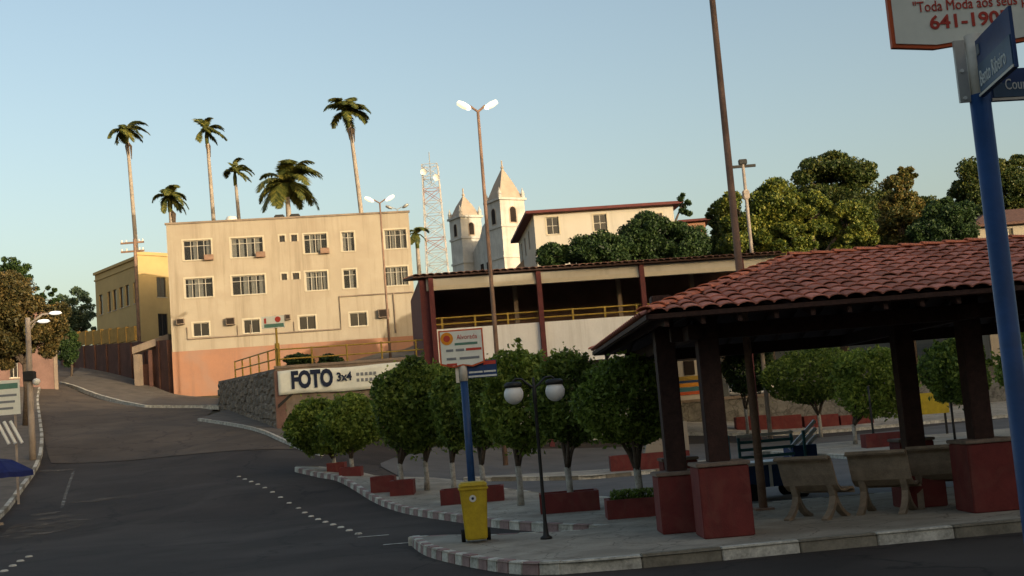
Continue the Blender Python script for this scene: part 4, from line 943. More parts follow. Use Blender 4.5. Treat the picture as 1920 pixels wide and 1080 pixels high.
# ------------------------------------------------------------------ lattice mast
pm = at(806, 310, 180); zt = pm.z; zb_ = 13.0; wt, wbm = 1.15, 1.9
ms = thing('radio_mast', 'tall white lattice radio mast between cream building and church', 'mast', (pm.x, 180, zb_)); Hm = zt-zb_
def mw(s): return wbm+(wt-wbm)*min(1, s*1.05)
for sx in (-1, 1):
    for sy in (-1, 1): MB().tube([(sx*mw(0), sy*mw(0), 0), (sx*mw(.5), sy*mw(.5), Hm*.5), (sx*mw(1), sy*mw(1), Hm)], .07, 6).build('leg', M['mast'], ms)
NB = 15
for i in range(NB):
    s0, s1 = i/NB, (i+1)/NB; w0, w1 = mw(s0), mw(s1); z0, z1 = s0*Hm, s1*Hm; b_ = MB()
    for (ax, ay), (bx_, by_) in (((-1, -1), (1, -1)), ((1, -1), (1, 1)), ((1, 1), (-1, 1)), ((-1, 1), (-1, -1))):
        b_.tube([(ax*w0, ay*w0, z0), (bx_*w1, by_*w1, z1)], .04, 4).tube([(bx_*w0, by_*w0, z0), (ax*w1, ay*w1, z1)], .04, 4).tube([(ax*w1, ay*w1, z1), (bx_*w1, by_*w1, z1)], .045, 4)
    b_.build('brace', M['mast'] if i % 4 else M['mast_r'], ms)
MB().tube([(0, 0, Hm*.9), (0, 0, Hm+2)], .06, 6).build('antenna', M['grey'], ms)
for x, z in ((-.9, Hm-1.2), (.9, Hm-2.2), (1.8, Hm*.35), (-1.7, Hm*.25)): MB().lathe([(.0, 0), (.35, .06), (.5, .2)], 14).build('dish', M['white'], ms, (x, -1.2, z), (R(90), 0, 0), smooth=True)

# ------------------------------------------------------------------ white house with red roof
F8 = Facade(at(1000, 400, 100), at(1262, 390, 101)); wh = thing('white_house', 'white house with dark red hipped roof behind the gallery building', 'house', (F8.p.x, F8.p.y, 0), F8.rz)
ze = at(1000, 402, 100).z; L8 = F8.len; D8 = 15
hs = [F8.rect(1025, 1048, 407, 439), F8.rect(1113, 1138, 402, 433), (9.6, 10.7, ze-2.0, ze-.6)]
wall_holes(0, L8, 9, ze, hs).build('wall', M['white_w'], wh)
for h in hs: window(wh, h, 2, M['frame'], M['glass_k'], .3, M['cream_t'], bars=(.5,), trim=M['cream_t'])
sh = [(2.2, 3.2, ze-2.2, ze-.6), (5.6, 6.6, ze-2.2, ze-.6), (9.4, 10.4, ze-2.2, ze-.6)]
o = wall_holes(0, D8, 9, ze, sh).build('side_wall', M['white_w'], wh); o.matrix_local = Matrix.Translation((0, D8, 0)) @ Matrix.Rotation(R(-90), 4, 'Z')
for h in sh:
    o = window(wh, h, 2, M['frame_d'], M['glass_k'], 0); o.matrix_local = Matrix.Translation((0, D8, 0)) @ Matrix.Rotation(R(-90), 4, 'Z')
MB().box(.3, L8, D8-.2, D8, 9, ze).box(L8-.2, L8-.003, .23, D8-.21, 9, ze).build('back_wall', M['white_w'], wh); MB().box(1.0, 1.05, 1, D8-.3, 9, ze-.05).box(1.06, L8-.25, 1.0, 1.05, 9, ze-.05).build('inner_partition', M['dark'], wh)
o_ = .7; A8 = [(-o_, -o_, ze), (L8+o_, -o_, ze), (L8+o_, D8+o_, ze), (-o_, D8+o_, ze)]; A8t = [(x, y, z+.22) for x, y, z in A8]; rg = [(5.2, D8/2, ze+.95), (L8-5.2, D8/2, ze+.95)]
MB().add(A8+A8t, [(0, 1, 2, 3), (0, 1, 5, 4), (1, 2, 6, 5), (2, 3, 7, 6), (3, 0, 4, 7)]).build('eaves', M['maroon'], wh)
MB().add([(x, y, z+.003) for x, y, z in A8t]+rg, [(0, 1, 5, 4), (1, 2, 5), (2, 3, 4, 5), (3, 0, 4)]).build('roof', M['tile_d'], wh)
MB().add([(-3.4, 3, 9), (-.8, 3, 9), (-.8, 3, 15.5), (-3.4, 3, 13.2), (-3.4, 3.3, 9), (-.8, 3.3, 9), (-.8, 3.3, 15.5), (-3.4, 3.3, 13.2)], [(0, 1, 2, 3), (7, 6, 5, 4), (0, 1, 5, 4), (1, 2, 6, 5), (2, 3, 7, 6), (3, 0, 4, 7)]).build('stair_wall', M['plaster'], wh)
# orange walled house and right hand cream house peeping between trees
def small_house(label, x0, x1, ytop, Y, m, roofm, base, roof_h=.7, wins=(), name='house', depth=8):
    f = Facade(at(x0, ytop, Y), at(x1, ytop, Y)); t = thing(name, label, 'house', (f.p.x, f.p.y, 0), f.rz); z = at((x0+x1)/2, ytop, Y).z; L = f.len
    hs = [f.rect(*r) for r in wins]; wall_holes(0, L, base, z, hs).build('wall', m, t)
    for h in hs: window(t, h, 2, M['frame'], M['glass_k'], 0, M['cream_t'])
    MB().box(0, .2, .23, depth, base, z-.003).box(L-.2, L, .23, depth, base, z-.003).box(.21, L-.21, depth-.2, depth-.003, base, z-.003).build('side_wall', m, t)
    MB().box(.3, L-.3, .9, .95, base, z-.1).build('inner_partition', M['dark'], t)
    e = .5; MB().add([(-e, -e, z), (L+e, -e, z), (L+e, depth+e, z), (-e, depth+e, z), (-e, -e, z+.16), (L+e, -e, z+.16), (L+e, depth+e, z+.16), (-e, depth+e, z+.16)], [(0, 1, 2, 3), (0, 1, 5, 4), (1, 2, 6, 5), (2, 3, 7, 6), (3, 0, 4, 7)]).build('eaves', roofm, t)
    MB().add([(-e, -e, z+.163), (L+e, -e, z+.163), (L+e, depth+e, z+.163), (-e, depth+e, z+.163), (min(L/2, 2.5), depth/2, z+roof_h), (max(L/2+.01, L-2.5), depth/2, z+roof_h)], [(0, 1, 5, 4), (1, 2, 5), (2, 3, 4, 5), (3, 0, 4)]).build('roof', roofm, t)
    return t
small_house('small orange walled house with red roof half hidden by trees', 1282, 1322, 416, 92, M['orange'], M['maroon'], 5)
small_house('cream house with tiled roof behind the blue post at right', 1830, 2060, 418, 80, M['cream'], M['tile_d'], 2.5, 1.6, [(1884, 1900, 428, 444)])

# ------------------------------------------------------------------ palms
def palm(label, crown, Y, base_z, nfr, ln, wind, r=.24, droop=1.0, lean=(0, 0), seed=0, stubs=True, spread=1.0):
    rnd = random.Random(seed); p = at(*crown, Y); t = thing('palm_tree', label, 'palm tree', (p.x+lean[0], p.y, base_z), 0, 'palms on the hilltop'); h = p.z-base_z
    pts = [(-lean[0]*s**1.6, 0, h*s) for s in np.linspace(0, 1, 9)]
    MB().tube(pts, [r*1.25, r*1.1, r*1.05, r, r, r*.95, r*.9, r*.8, r*.6], 10).build('trunk', M['palmtrunk'], t, smooth=True)
    top = Vector((-lean[0], 0, h))
    MB().tube([top-Vector((0, 0, 1.3)), top-Vector((0, 0, .5)), top+Vector((0, 0, .3))], [r*.85, r*1.0, r*.35], 10).build('crown_shaft', LF['palm'], t, smooth=True)
    if stubs:
        for k in range(3):
            a = rnd.uniform(0, 6.28); MB().tube([top+Vector((0, 0, -1.0)), top+Vector((.25*math.cos(a)+.15, .25*math.sin(a), -1.5)), top+Vector((.22*math.cos(a)+.2, .2*math.sin(a), -2.3-rnd.random()*.6))], [.1, .12, .03], 6).build('dead_frond', M['bark'], t)
    for k in range(nfr):
        az = 2*math.pi*k/nfr+rnd.uniform(-.25, .25); el = rnd.uniform(-.35, 1.35); l = ln*rnd.uniform(.8, 1.1)
        d = Vector((math.cos(az)*spread, math.sin(az), 0)); pos = top+Vector((0, 0, .1)); vel = (d*math.cos(el)+Vector((0, 0, math.sin(el)))).normalized()
        seg = 12; ra = [pos.copy()]
        for s in range(seg):
            vel = (vel+Vector((wind*.085, 0, -.25*droop*(s/seg+.35)))).normalized(); pos = pos+vel*l/seg; ra.append(pos.copy())
        mb = MB(); mb.tube(ra[::3], [.05, .04, .03, .02, .012][:len(ra[::3])], 4)
        for s in range(2, seg*4):
            f = s/(seg*4); q = f*seg; i = min(int(q), seg-1); c = ra[i].lerp(ra[i+1], q-i); tv = (ra[i+1]-ra[i]).normalized()
            side = tv.cross(Vector((0, 0, 1))); side = side.normalized() if side.length > .05 else Vector((1, 0, 0)); upv = side.cross(tv)
            ll = l*.30*(math.sin(math.pi*min(1, f*.92+.1))**.6)*rnd.uniform(.8, 1.1)
            for sg in (-1, 1):
                e_ = c+(side*sg*.8+tv*.55+upv*rnd.uniform(-.1, .25)-Vector((0, 0, .45))+Vector((wind*.25, 0, 0))).normalized()*ll
                wv = tv*min(.085*l/2.2, .095); m_ = c.lerp(e_, .5)+Vector((0, 0, .03))
                mb.add([c-wv, c+wv, m_+wv*.9, e_, m_-wv*.9], [(0, 1, 2, 3, 4)])
        mb.build('frond', LF['palm'], t, fix=False)
palm('tall palm farthest left rising above the yellow building', (237, 246), 118, 11, 13, 2.5, 1.5, .21, 1.0, (.6, 0), 1)
palm('short palm crown at the left corner of the cream roof', (318, 372), 112, 11, 12, 2.4, .8, .24, 1.2, (.2, 0), 2)
palm('tall wind-blown palm second from left above the cream roof', (387, 246), 120, 12, 13, 2.5, 1.7, .21, 1.0, (.4, 0), 3)
palm('small wind-bent palm just left of the broad bushy palm', (440, 324), 120, 12, 11, 2.3, 2.0, .2, 1.2, (.4, 0), 4, False)
palm('broad bushy palm with wide drooping fronds over the cream roof', (537, 344), 112, 12, 24, 3.9, .15, .28, .9, (.1, 0), 5, False, 1.1)
palm('tallest palm standing right of the others above the cream roof', (653, 214), 112, 12, 17, 2.9, .7, .21, 1.1, (.9, 0), 6)
palm('palm fronds peeping past the right edge of the cream building', (781, 440), 112, 12, 9, 1.6, .1, .2, 1.3, (0, 0), 7, False)

# ------------------------------------------------------------------ trees
def clipped_tree(label, trunk_px, Y, crown, leaf, n, group, fork=True, base=None, lsize=.10, zoff=.14):
    """street tree clipped to a dense round head; crown given as photo box at distance Y"""
    x0, x1, y0, y1 = crown; c = at((x0+x1)/2, (y0+y1)/2, Y); rx = (at(x1, (y0+y1)/2, Y)-at(x0, (y0+y1)/2, Y)).length/2; rz_ = (at((x0+x1)/2, y0, Y)-at((x0+x1)/2, y1, Y)).length/2
    bx_ = at(*trunk_px, Y).x; bz = T(bx_, Y)+zoff if base is None else base
    t = thing('street_tree', label, 'tree', (bx_, Y, bz), 0, group); O = Vector((bx_, Y, bz)); cc = c-O; h0 = max(.35, cc.z-rz_*.95)
    tr = MB(); r = .055+.012*rx
    tr.tube([(0, 0, 0), (.015, 0, h0*.3), (0, .01, h0*.62)], [r*1.35, r*1.05, r*1.1], 9).build('trunk', M['bark_w'], t, smooth=True)
    lm = MB()
    for k in range(5):
        a = k*1.257+random.random(); e = Vector((cc.x+rx*.55*math.cos(a), rx*.5*math.sin(a), h0+rz_*random.uniform(.5, .9)))
        lm.tube([(0, 0, h0*.56), (e.x*.22, e.y*.25, h0*.56+(e.z-h0*.56)*.3), (e.x*.55, e.y*.6, h0*.56+(e.z-h0*.56)*.6), e], [r*.75, r*.62, r*.45, r*.2], 6)
    lm.build('limbs', M['bark'], t, smooth=True)
    n = int(n*.8); d = rng.normal(size=(n, 3)); d /= np.linalg.norm(d, axis=1)[:, None]
    ph = rng.uniform(0, 6.28, 6)
    bump = 1+.10*np.sin(3*np.arctan2(d[:, 1], d[:, 0])+ph[0])*(1-d[:, 2]**2)+.08*np.sin(5*d[:, 2]+ph[1]+2*d[:, 0])+.09*np.sin(7*d[:, 0]+ph[2])*np.cos(6*d[:, 1]+ph[3]+3*d[:, 2])
    rad = bump*(1-.42*rng.random(n)**2.2); rad *= np.where(rng.random(n) < .05, rng.uniform(1.0, 1.2, n), 1)
    P = d*rad[:, None]; pw = np.sign(P)*np.abs(P)**.97
    sg = rng.normal(size=(16, 3)); sg[:, 2] = np.abs(sg[:, 2])*.9+.1; sg /= np.linalg.norm(sg, axis=1)[:, None]   # young shoots breaking the outline
    kk = rng.integers(0, 16, n//22); tt = rng.random(n//22)
    pw[:n//22] = sg[kk]*(.92+.30*tt*rng.uniform(.5, 1, 16)[kk])[:, None]+rng.normal(size=(n//22, 3))*.035
    P = pw*np.array([rx, rx*.95, rz_])*np.array([1.17, 1.17, 1.07])+np.array([cc.x, 0, cc.z-.04*rz_])
    me = leafmesh('crown', P, lsize*1.25, .15); linkmesh('crown', me, leaf, t)
    return t
G1 = 'clipped trees along the pavement'
clipped_tree('clipped tree at the far left end of the pavement row', (626, 870), 42, (550, 648, 752, 848), LF['ficus2'], 9000, G1, lsize=.13)
clipped_tree('clipped tree second in the row beside the leftmost, lighter green', (660, 885), 39, (612, 700, 744, 842), LF['ficus2'], 9000, G1, lsize=.12)
clipped_tree('large dark clipped tree just right of the banner', (752, 905), 34.5, (712, 830, 678, 838), LF['ficus'], 13000, G1, lsize=.12)
clipped_tree('clipped tree directly left of the sun logo sign', (800, 905), 34.5, (765, 866, 690, 832), LF['ficus2'], 9000, G1, lsize=.11)
clipped_tree('clipped tree behind the blue post above the bin', (850, 905), 32.5, (812, 900, 690, 832), LF['ficus'], 8000, G1, lsize=.11)
clipped_tree('clipped tree behind the blue name plates of the small sign', (906, 915), 30, (862, 950, 684, 832), LF['ficus'], 9000, G1, lsize=.10)
clipped_tree('clipped tree behind the left globe of the lamp', (975, 920), 27.5, (918, 1036, 656, 832), LF['ficus2'], 12000, G1, lsize=.10)
clipped_tree('clipped tree behind the right globe of the lamp', (1068, 920), 25, (1012, 1120, 668, 830), LF['ficus'], 11000, G1, lsize=.09)
clipped_tree('round clipped tree under the kiosk eave in a red planter', (1200, 940), 22.4, (1098, 1248, 676, 828), LF['ficus2'], 13000, G1, lsize=.085)
# planters
def planter(label, px0, px1, py_bot, z0, hgt, m=None, dep=.7, grass=False, group='red planters along the pavement', Y=None):
    a, b = (onz(px0, py_bot, z0), onz(px1, py_bot, z0)) if Y is None else (at(px0, py_bot, Y), at(px1, py_bot, Y))
    t = thing('planter', label, 'planter', ((a.x+b.x)/2, (a.y+b.y)/2, (a.z+b.z)/2), 0, group); w_ = (b-a).to_2d().length/2; t.rotation_euler = (0, 0, 0)
    mb = MB(); k = .07
    mb.box(-w_, w_, 0, k, -.1, hgt).box(-w_, w_, dep-k, dep, -.1, hgt).box(-w_, -w_+k, k+.002, dep-k-.002, -.1, hgt).box(w_-k, w_, k+.002, dep-k-.002, -.1, hgt); mb.build('box', m or M['red'], t)
    MB().box(-w_+k, w_-k, k, dep-k, 0, hgt-.06).build('soil', M['soil'], t)
    if grass:
        P = np.c_[rng.uniform(-w_+.1, w_-.1, 700), rng.uniform(.1, dep-.1, 700), hgt+rng.uniform(-.04, .14, 700)]; linkmesh('grass', leafmesh('grass', P, .1, -.8, .25), LF['ficus2'], t)
    return t
planter('red planter farthest left, at the far tip of the tree row', 613, 646, 888, 0, .36, Y=41.5)
planter('second red planter from the left in the tree row', 636, 677, 898, 0, .36, Y=38.6)
planter('third red planter from the left in the tree row', 695, 740, 918, 0, .36, Y=34.6)
planter('fourth red planter from the left in the tree row', 731, 776, 926, 0, .36, Y=33.6)
planter('long red planter half hidden behind the yellow bin', 826, 946, 942, 0, .34, Y=29.6)
planter('red planter just right of the black lamp post', 1031, 1110, 960, .145, .38)
planter('red planter with grass beside the left kiosk column', 1154, 1240, 970, .145, .33, grass=True)
planter('red planter across the plaza road behind the round clipped tree', 1182, 1262, 880, .145, .5)
planter('red planter beyond the benches left of the right column', 1650, 1706, 836, .145, .45)
for i, (a, b) in enumerate(((1382, 1440), (1443, 1505), (1510, 1575), (1578, 1640))):
    planter(['far red planter left of the others against the stone wall', 'far red planter second from left against the stone wall', 'far red planter third from left against the stone wall', 'far red planter fourth from left against the stone wall'][i], a, b, 806-i*1, 0, .7, Y=63, group='red planters by the stone wall')
MB_ = MB().add([(-.75, 0, 0), (.75, 0, 0), (.75, .5, 0), (-.75, .5, 0), (-.45, 0, 1.0), (.75, 0, 1.05), (.75, .5, 1.05), (-.45, .5, 1.0)], [(0, 1, 2, 3), (4, 5, 6, 7), (0, 1, 5, 4), (1, 2, 6, 5), (2, 3, 7, 6), (3, 0, 4, 7)])
q = onz(1228, 858, .145); q.y = 41.2; tag(MB_.build('ramp_block', M['cream'], loc=(4.6, 40.4, .5)), 'cream painted slanted wall block behind the red planter', 'wall')
G2 = 'clipped trees beyond the kiosk'
clipped_tree('bright clipped tree seen between the kiosk columns', (1602, 815), 46, (1578, 1702, 652, 772), LF['ficus2'], 12000, G2, lsize=.13)
clipped_tree('dark clipped tree left of the bright one under the kiosk', (1537, 795), 56, (1448, 1592, 655, 752), LF['ficus'], 11000, G2, lsize=.15)
clipped_tree('clipped tree with white trunk behind the right column', (1828, 825), 40, (1742, 1846, 638, 752), LF['ficus'], 11000, G2, lsize=.12)
clipped_tree('clipped tree past the blue post at the right edge', (1925, 800), 42, (1880, 1990, 625, 745), LF['ficus2'], 9000, G2, lsize=.12)
clipped_tree('dark clipped tree far behind the left column pair', (1400, 790), 60, (1360, 1445, 648, 735), LF['dark'], 7000, G2, lsize=.16)

def big_tree(label, boxes, Y, leaf, n, lsize, group, ground=None, name='tree', trunk_px=None, depth=.8, trunk_r=.3, clump=.30, dens=1.0, bark='bark'):
    """crown from several photo boxes (each an uneven lobe of many leaf clumps)"""
    cs = []; n = int(n*1.7)
    for (x0, x1, y0, y1) in boxes:
        c = at((x0+x1)/2, (y0+y1)/2, Y); rx = (at(x1, y0, Y)-at(x0, y0, Y)).length/2; rz_ = (at(x0, y0, Y)-at(x0, y1, Y)).length/2; cs.append((c, rx, rz_))
    tx = at(trunk_px, 500, Y).x if trunk_px else cs[0][0].x
    gz_ = T(tx, Y)-.1 if ground is None else ground
    t = thing(name, label, 'tree', (tx, Y, gz_), 0, group); O = Vector((tx, Y, gz_)); zc_ = min(c.z-rz_*.6 for c, rx, rz_ in cs)-gz_
    MB().tube([(0, 0, 0), (.1, 0, zc_*.5), (0, .1, max(zc_, .5))], [trunk_r*1.3, trunk_r, trunk_r*.8], 10).build('trunk', M[bark], t, smooth=True)
    lm = MB(); P = []; vols = [rx*rx*rz_ for c, rx, rz_ in cs]
    for (c, rx, rz_), v in zip(cs, vols):
        c = c-O; nc = max(10, int(60*dens*v/sum(vols)*len(cs)**.5)); 
        lm.tube([(0, 0, max(zc_, .5)*.9), tuple(Vector((0, 0, zc_)).lerp(c, .5)), tuple(c+Vector((0, 0, rz_*.4)))], [trunk_r*.7, trunk_r*.4, trunk_r*.12], 6)
        per = int(n*v/sum(vols)/nc)
        for k in range(nc):
            d = rng.normal(size=3); d /= np.linalg.norm(d); rr = rng.uniform(.45, .95)**.8; s = clump*rng.uniform(.6, 1.3)
            ctr = np.array(c)+d*rr*np.array([rx, rx*depth, rz_])*(1-.35*s)
            e = rng.normal(size=(per, 3)); e /= np.linalg.norm(e, axis=1)[:, None]; e *= (rng.random(per)**.5)[:, None]
            P.append(ctr+e*s*np.array([rx, rx, min(rz_, rx)*.85]))
            if k % 4 == 0: lm.tube([tuple(c*.9+Vector((0, 0, zc_*.1))), tuple(ctr)], [trunk_r*.18, trunk_r*.06], 4)
    lm.build('limbs', M[bark], t, smooth=True)
    linkmesh('crown', leafmesh('crown', np.concatenate(P), lsize*.74, .2), leaf, t)
    return t
G3 = 'trees on the hill behind the kiosk'
big_tree('yellow green tree left of the dome shaped tree', [(1335, 1425, 335, 470), (1395, 1510, 320, 470), (1350, 1470, 400, 500)], 80, LF['yellow'], 42000, .30, G3, trunk_px=1425, clump=.34)
big_tree('tall dark dome shaped mango tree above the kiosk ridge', [(1470, 1650, 288, 420), (1490, 1630, 283, 350), (1470, 1660, 370, 490)], 88, LF['mango'], 60000, .32, G3, trunk_px=1565, clump=.34)
big_tree('yellow leaved branches in front of the dome shaped tree', [(1470, 1570, 350, 450), (1540, 1650, 370, 490), (1430, 1530, 410, 500)], 79, LF['yellow'], 30000, .28, G3, trunk_px=1530, clump=.26)
big_tree('loose rusty leaved tree with gaps right of the dome', [(1635, 1740, 318, 410), (1640, 1755, 370, 480), (1675, 1725, 305, 350)], 82, LF['rust'], 18000, .30, G3, trunk_px=1690, clump=.25)
big_tree('dark green rounded tree below the rusty one at right', [(1725, 1835, 368, 470), (1690, 1800, 405, 490)], 78, LF['dark'], 32000, .28, G3, trunk_px=1775, clump=.34)
big_tree('dark spreading tree behind the blue post at right', [(1780, 1905, 296, 400), (1840, 2000, 305, 420), (1865, 1935, 285, 335)], 90, LF['mango'], 36000, .32, G3, trunk_px=1880, clump=.32)
big_tree('dark background foliage filling the gap between dome and rusty trees', [(1600, 1720, 352, 490), (1690, 1790, 352, 490)], 98, LF['mango'], 26000, .32, G3, trunk_px=1690, clump=.36)
big_tree('dark background foliage behind the two poles', [(1330, 1430, 375, 500), (1400, 1500, 360, 500)], 98, LF['mango'], 24000, .32, G3, trunk_px=1410, clump=.36)
big_tree('dark background foliage low behind the blue post', [(1790, 1900, 370, 480), (1880, 2000, 380, 480)], 100, LF['dark'], 20000, .32, G3, trunk_px=1850, clump=.36)
G4 = 'dark trees in front of the white house'
big_tree('dark tree low in front of the white house wall', [(1005, 1085, 450, 510), (1065, 1185, 432, 510), (1085, 1135, 425, 465)], 74, LF['dark'], 26000, .26, G4, trunk_px=1095, clump=.34)
big_tree('larger dark tree covering the right part of the white house', [(1160, 1265, 388, 505), (1215, 1335, 418, 510), (1265, 1300, 360, 415)], 76, LF['dark'], 36000, .26, G4, trunk_px=1230, clump=.32)
big_tree('thin leafy tree between the orange house and the tall pole', [(1320, 1365, 372, 440), (1310, 1370, 430, 500)], 84, LF['mango'], 9000, .28, G4, trunk_px=1345, clump=.24, trunk_r=.15)
# shrubs on the terrace by the cream building
for lab, bx in (('low dark shrub at the foot of the orange wall beside the yellow railing', [(530, 590, 662, 690)]), ('dark shrub right of the yellow sign post on the terrace', [(592, 645, 664, 692)])):
    big_tree(lab, bx, 74, LF['dark'], 3500, .22, 'shrubs on the terrace', ground=5.1, name='shrub', trunk_r=.05)

# ------------------------------------------------------------------ left side of the street
G5 = 'trees on the left of the street'
big_tree('dry brown leaved street tree at the left edge', [(-70, 75, 505, 640), (15, 132, 545, 680), (-40, 80, 590, 690), (-90, 40, 560, 690)], 62, LF['dry'], 60000, .22, G5, trunk_px=38, trunk_r=.16, bark='bark', clump=.34)
big_tree('grey green airy tree beyond the street bend', [(90, 180, 535, 620), (110, 180, 580, 650)], 125, LF['grey'], 9000, .38, G5, trunk_px=140, clump=.2)
big_tree('dark thin tree behind the brown street tree', [(-20, 60, 480, 560), (60, 110, 520, 600)], 100, LF['dark'], 7000, .34, G5, trunk_px=40, clump=.2)
big_tree('dark bush at the foot of the street wall', [(100, 150, 610, 690)], 100, LF['dark'], 6000, .3, G5, trunk_px=125, trunk_r=.1)
ph = thing('pink_house', 'faded pink house behind the dry brown tree', 'house', (0, 0, 0))
F9 = Facade(at(-60, 620, 82), at(104, 612, 86)); ph.location = (F9.p.x, F9.p.y, 0); ph.rotation_euler = (0, 0, F9.rz)
hs = [F9.rect(18, 34, 655, 708), F9.rect(-22, -6, 655, 708)]; zt_ = at(50, 575, 84).z
wall_holes(0, F9.len, 4, zt_, hs).build('wall', M['pink'], ph)
for h in hs: window(ph, h, 2, M['frame'], M['glass_k'], .5, M['cream_t'], bars=(.6,))
MB().box(0, F9.len, .23, .3, zt_-.2, zt_-.003).box(F9.len-.2, F9.len-.003, .31, 7, 4, zt_-.003).box(0, F9.len-.21, 6.8, 7, 4, zt_-.003).build('side_wall', M['pink'], ph); MB().box(-.3, F9.len+.3, -.4, 7.3, zt_+.003, zt_+.2).build('roof', M['ochre'], ph)
MB().box(.1, F9.len-.3, .9, .95, 4, zt_-.2).build('inner_partition', M['dark'], ph); MB().box(F9.len-.25, F9.len+.02, -.06, -.003, 4, zt_-1).build('corner_pilaster', M['plaster'], ph)
pb_ = at(62, 868, 50); lpz = T(pb_.x, 50)+.14; lh = at(47, 610, 50).z-lpz
lpole = simple_pole('utility_pole', 'pale lamp pole on the left pavement with white lamps', 'pole', (pb_.x, 50, lpz), lh+.3, .14, .10, M['pole'])
for dx, dz, s in ((.5, .1, 1), (1.0, .4, 1)):
    MB().tube([(0, 0, lh+dz-.4), (dx*.6, 0, lh+dz), (dx, 0, lh+dz)], .04, 8).build('arm', M['pole'], lpole); MB().lathe([(0, .09), (.2, .06), (.26, 0), (.15, -.05), (0, -.06)], 12).build('lamp_head', M['lamp_w'], lpole, (dx+.15, 0, lh+dz), smooth=True)
MB().box(-.2, .2, -.25, .2, lh-2.3, lh-1.9).build('junction_box', M['black'], lpole, bevel=.03); MB().lathe([(0, .15), (.13, .1), (.16, 0), (.1, -.12), (0, -.16)], 12).build('spotlight', M['white'], lpole, (.3, -.1, lh-2.35), smooth=True)
# sign board by the left kerb
sp0 = at(8, 745, 38); gz0 = T(sp0.x, 38)+.14
ls = thing('street_sign', 'white and green printed board on posts at the left edge', 'sign', (sp0.x, 38, gz0)); z0 = sp0.z-gz0
pn = MB().box(-.75, .48, -.03, .03, z0-.55, z0+.52).build('panel', M['board'], ls)
MB().box(-.7, .44, -.036, -.0305, z0+.25, z0+.42).build('print_line', M['ink_g'], pn)
for k, z in enumerate((.05, -.15, -.35)): MB().box(-.7, .40-.06*k, -.036, -.0305, z0+z-.035, z0+z+.035).build('print_line', M['ink_k'], pn)
for x in (-.6, .3): MB().box(x-.03, x+.03, .031, .09, 0, z0+.5).build('post', M['pole'], ls)
for k in range(3): MB().tube([(-.2+.2*k, -.1, z0-.75), (.15+.2*k, -.12, z0-1.45)], .05, 6).build('brace', M['white'], ls)
um = at(-14, 882, 34); gz1 = T(um.x, 34)+.1
us = thing('parasol', 'dark blue canvas parasol at the left edge by the kerb', 'parasol', (um.x, 34, gz1)); zz = at(-14, 858, 34).z-gz1
vs = [(0, 0, zz)]; 
for r_, dz in ((.55, .1), (1.12, .42), (1.13, .56)):
    for k in range(16): a = 2*math.pi*k/16; rr = r_*(1 if k % 2 == 0 else .93); vs.append((rr*math.cos(a), rr*math.sin(a), zz-dz-(0 if k % 2 == 0 else .02)))
fs = [(0, 1+k, 1+(k+1) % 16) for k in range(16)]+[(1+r_*16+k, 1+(r_+1)*16+k, 1+(r_+1)*16+(k+1) % 16, 1+r_*16+(k+1) % 16) for r_ in range(2) for k in range(16)]
MB().add(vs, fs).build('canopy', M['tarp'], us); MB().tube([(0, 0, 0), (0, 0, zz-.01)], .025, 8).build('pole', M['white'], us); MB().lathe([(0, .08), (.22, .07), (.25, 0)], 14).build('base', M['concrete'], us)
# crossarm pole by the yellow building
q = at(252, 448, 104); up_p = simple_pole('utility_pole', 'rusty power pole with two crossarms beside the yellow building', 'pole', (q.x-.0, 104, 8.5), q.z-8.5, .17, .12, M['rust'])
for dz in (.3, 1.05):
    ca = MB().box(-1.2, .8, -.07, .07, q.z-8.5-dz-.09, q.z-8.5-dz+.06).build('crossarm', M['rust'], up_p)
    for x in (-1.1, -.7, .4, .7): MB().lathe([(0, .22), (.05, .2), (.07, .1), (.05, 0)], 8, (x, 0, q.z-8.5-dz+.06)).build('insulator', M['white'], ca)

# ------------------------------------------------------------------ far right background under the kiosk roof
F10 = Facade((6.5, 66.6), (40, 66.6)); sw = thing('stone_wall', 'rough grey stone retaining wall beyond the plaza', 'wall', (6.5, 66.6, 0)); zw = at(1450, 742, 66.6).z
MB().box(0, 33.5, 0, .5, -.5, zw).build('wall', M['stone_w'], sw); MB().box(0, 33.5, -.06, .5, zw+.003, zw+.15).build('coping', M['plaster'], sw)
tag(MB().box(6.5, 44, 67.1, 84, -1, zw-.1).build('upper_street', M['asphalt_plaza']), kind='structure')
sh_ = thing('shop', 'small shop with yellow blue and orange stripes above the stone wall', 'shop', (0, 0, 0)); F11 = Facade(at(1270, 740, 69), at(1345, 740, 69)); sh_.location = (F11.p.x, F11.p.y, 0); sh_.rotation_euler = (0, 0, F11.rz)
zq = lambda y: F11.uv(1308, y)[1]
MB().box(0, F11.len, 0, 4, zw-.1, zq(660)).build('wall', M['white_w'], sh_)
for y0, y1, mm in ((704, 712, 'rail'), (712, 716, 'plate'), (717, 724, 'orange_s'), (725, 733, 'teal'), (733, 739, 'boardedge')): MB().box(.02, F11.len-.02, -.05, -.003, zq(y1)+.004, zq(y0)).build('stripe', M[mm], sh_)
MB().box(.5, 1.1, -.04, -.003, zq(702), zq(675)).build('doorway', M['dark'], sh_)
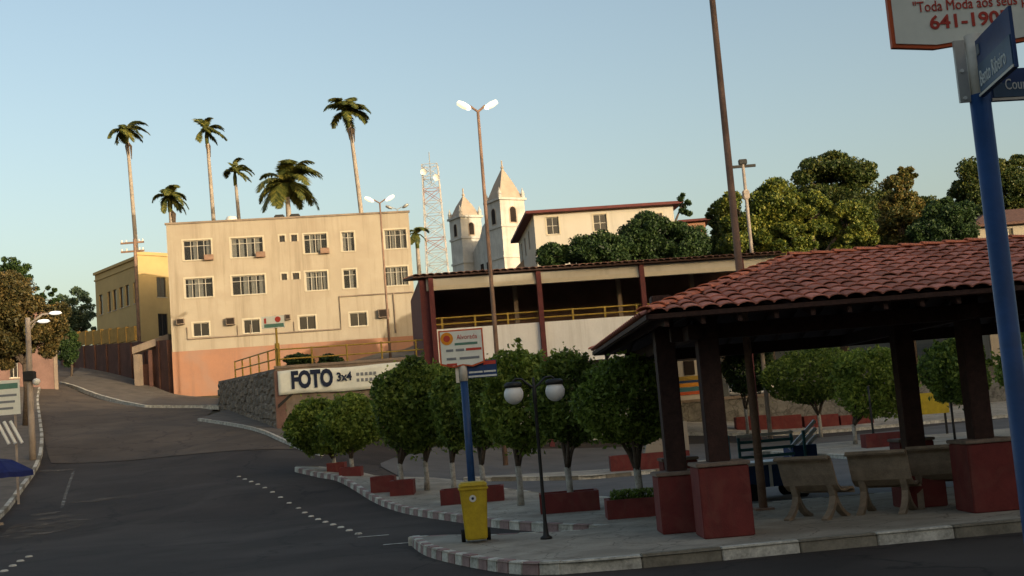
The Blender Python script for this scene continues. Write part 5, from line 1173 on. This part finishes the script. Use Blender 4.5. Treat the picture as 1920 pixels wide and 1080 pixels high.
def car(label, px, py, Y, m, rz):
    p = at(px, py, Y); t = thing('parked_car', label, 'car', (p.x, p.y, zw-.1), rz, 'cars parked on the upper street')
    body = [(-2.0, .3), (2.0, .3), (2.05, .6), (1.95, .78), (1.0, .88), (.45, 1.32), (-1.0, 1.36), (-1.75, .95), (-2.02, .85), (-2.08, .5)]
    MB().prism(body, -.8, .8).build('body', m, t, bevel=.05)
    MB().prism([(.9, .9), (.42, 1.27), (-.95, 1.3), (-1.5, .95)], -.815, -.803).build('side_window', M['glass_k'], t); MB().prism([(.9, .9), (.42, 1.27), (-.95, 1.3), (-1.5, .95)], .803, .815).build('side_window', M['glass_k'], t)
    for x in (-1.25, 1.25):
        for y in (-.82, .68): MB().tube([(x, y, .3), (x, y+.14, .3)], .3, 14).build('wheel', M['tyre'], t)
    for y in (-.6, .6): MB().box(2.0, 2.06, y-.15, y+.15, .6, .75).build('headlight', M['white'], t)
    return t
car('white car parked above the stone wall left of the pole', 1404, 722, 70, M['car_w'], R(70)); car('pale car parked above the stone wall right of the pole', 1442, 722, 72, M['car_s'], R(100))
q = at(1735, 776, 49); ysn = thing('yellow_sign', 'yellow sign board standing beyond the kiosk between trees', 'sign', (q.x, 49, T(q.x, 49)+.1)); h_ = at(1735, 757, 49).z-T(q.x, 49)-.1
MB().box(-.95, .95, -.04, .04, h_-.42, h_+.42).build('panel', M['yellow'], ysn)
for x in (-.8, .8): MB().box(x-.04, x+.04, .045, .1, 0, h_+.3).build('post', M['black'], ysn)
for px, Y, lab in ((1636, 44, 'thin dark post beside the bright clipped tree'), (1788, 41, 'thin dark post left of the white trunked tree')):
    q = at(px, 800, Y); simple_pole('garden_post', lab, 'post', (q.x, Y, .14), 2.1, .045, .035, M['black'], group='thin posts in the garden')

# ------------------------------------------------------------------ unseen row of houses, placed behind the camera to cast the plaza's shade
sdir = Vector((math.sin(SUN_AZ), -math.cos(SUN_AZ))); perp = Vector((math.cos(SUN_AZ), math.sin(SUN_AZ)))
row_c = Vector((2, 55))+sdir*68
for i in range(7):
    u0 = -78+i*19.0; hgt = [17.2, 18.0, 17.4, 17.6, 17.2, 17.9, 17.4][i]
    c = row_c+perp*(u0+9.4); t = thing('row_house', ['plain cream row house behind the camera, first from the left', 'tall ochre row house behind the camera', 'white row house behind the camera', 'pink row house behind the camera', 'grey plastered row house behind the camera', 'second cream row house behind the camera', 'yellow row house behind the camera, last in the row'][i], 'house', (c.x, c.y, 0), math.atan2(perp.y, perp.x), 'houses across the square')
    m_ = M[['cream', 'ochre', 'white_w', 'pink', 'plaster', 'cream', 'yellow_w'][i]]
    MB().box(-9.6, 9.6, -5+.11*(i % 2), 5-.12*(i % 2), -.3, hgt).build('walls', m_, t); MB().box(-9.6, 9.6, -5.3+.1*(i % 2), 5.3-.1*(i % 2), hgt+.003, hgt+.35).build('cornice', M['plaster'], t)
    for fz in (1.2, 4.8, 8.4, 12.0):
        for k in range(5): MB().box(-7.6+k*3.6, -6.2+k*3.6, 5.003, 5.06, fz, fz+1.7).build('window', M['glass_k'], t)
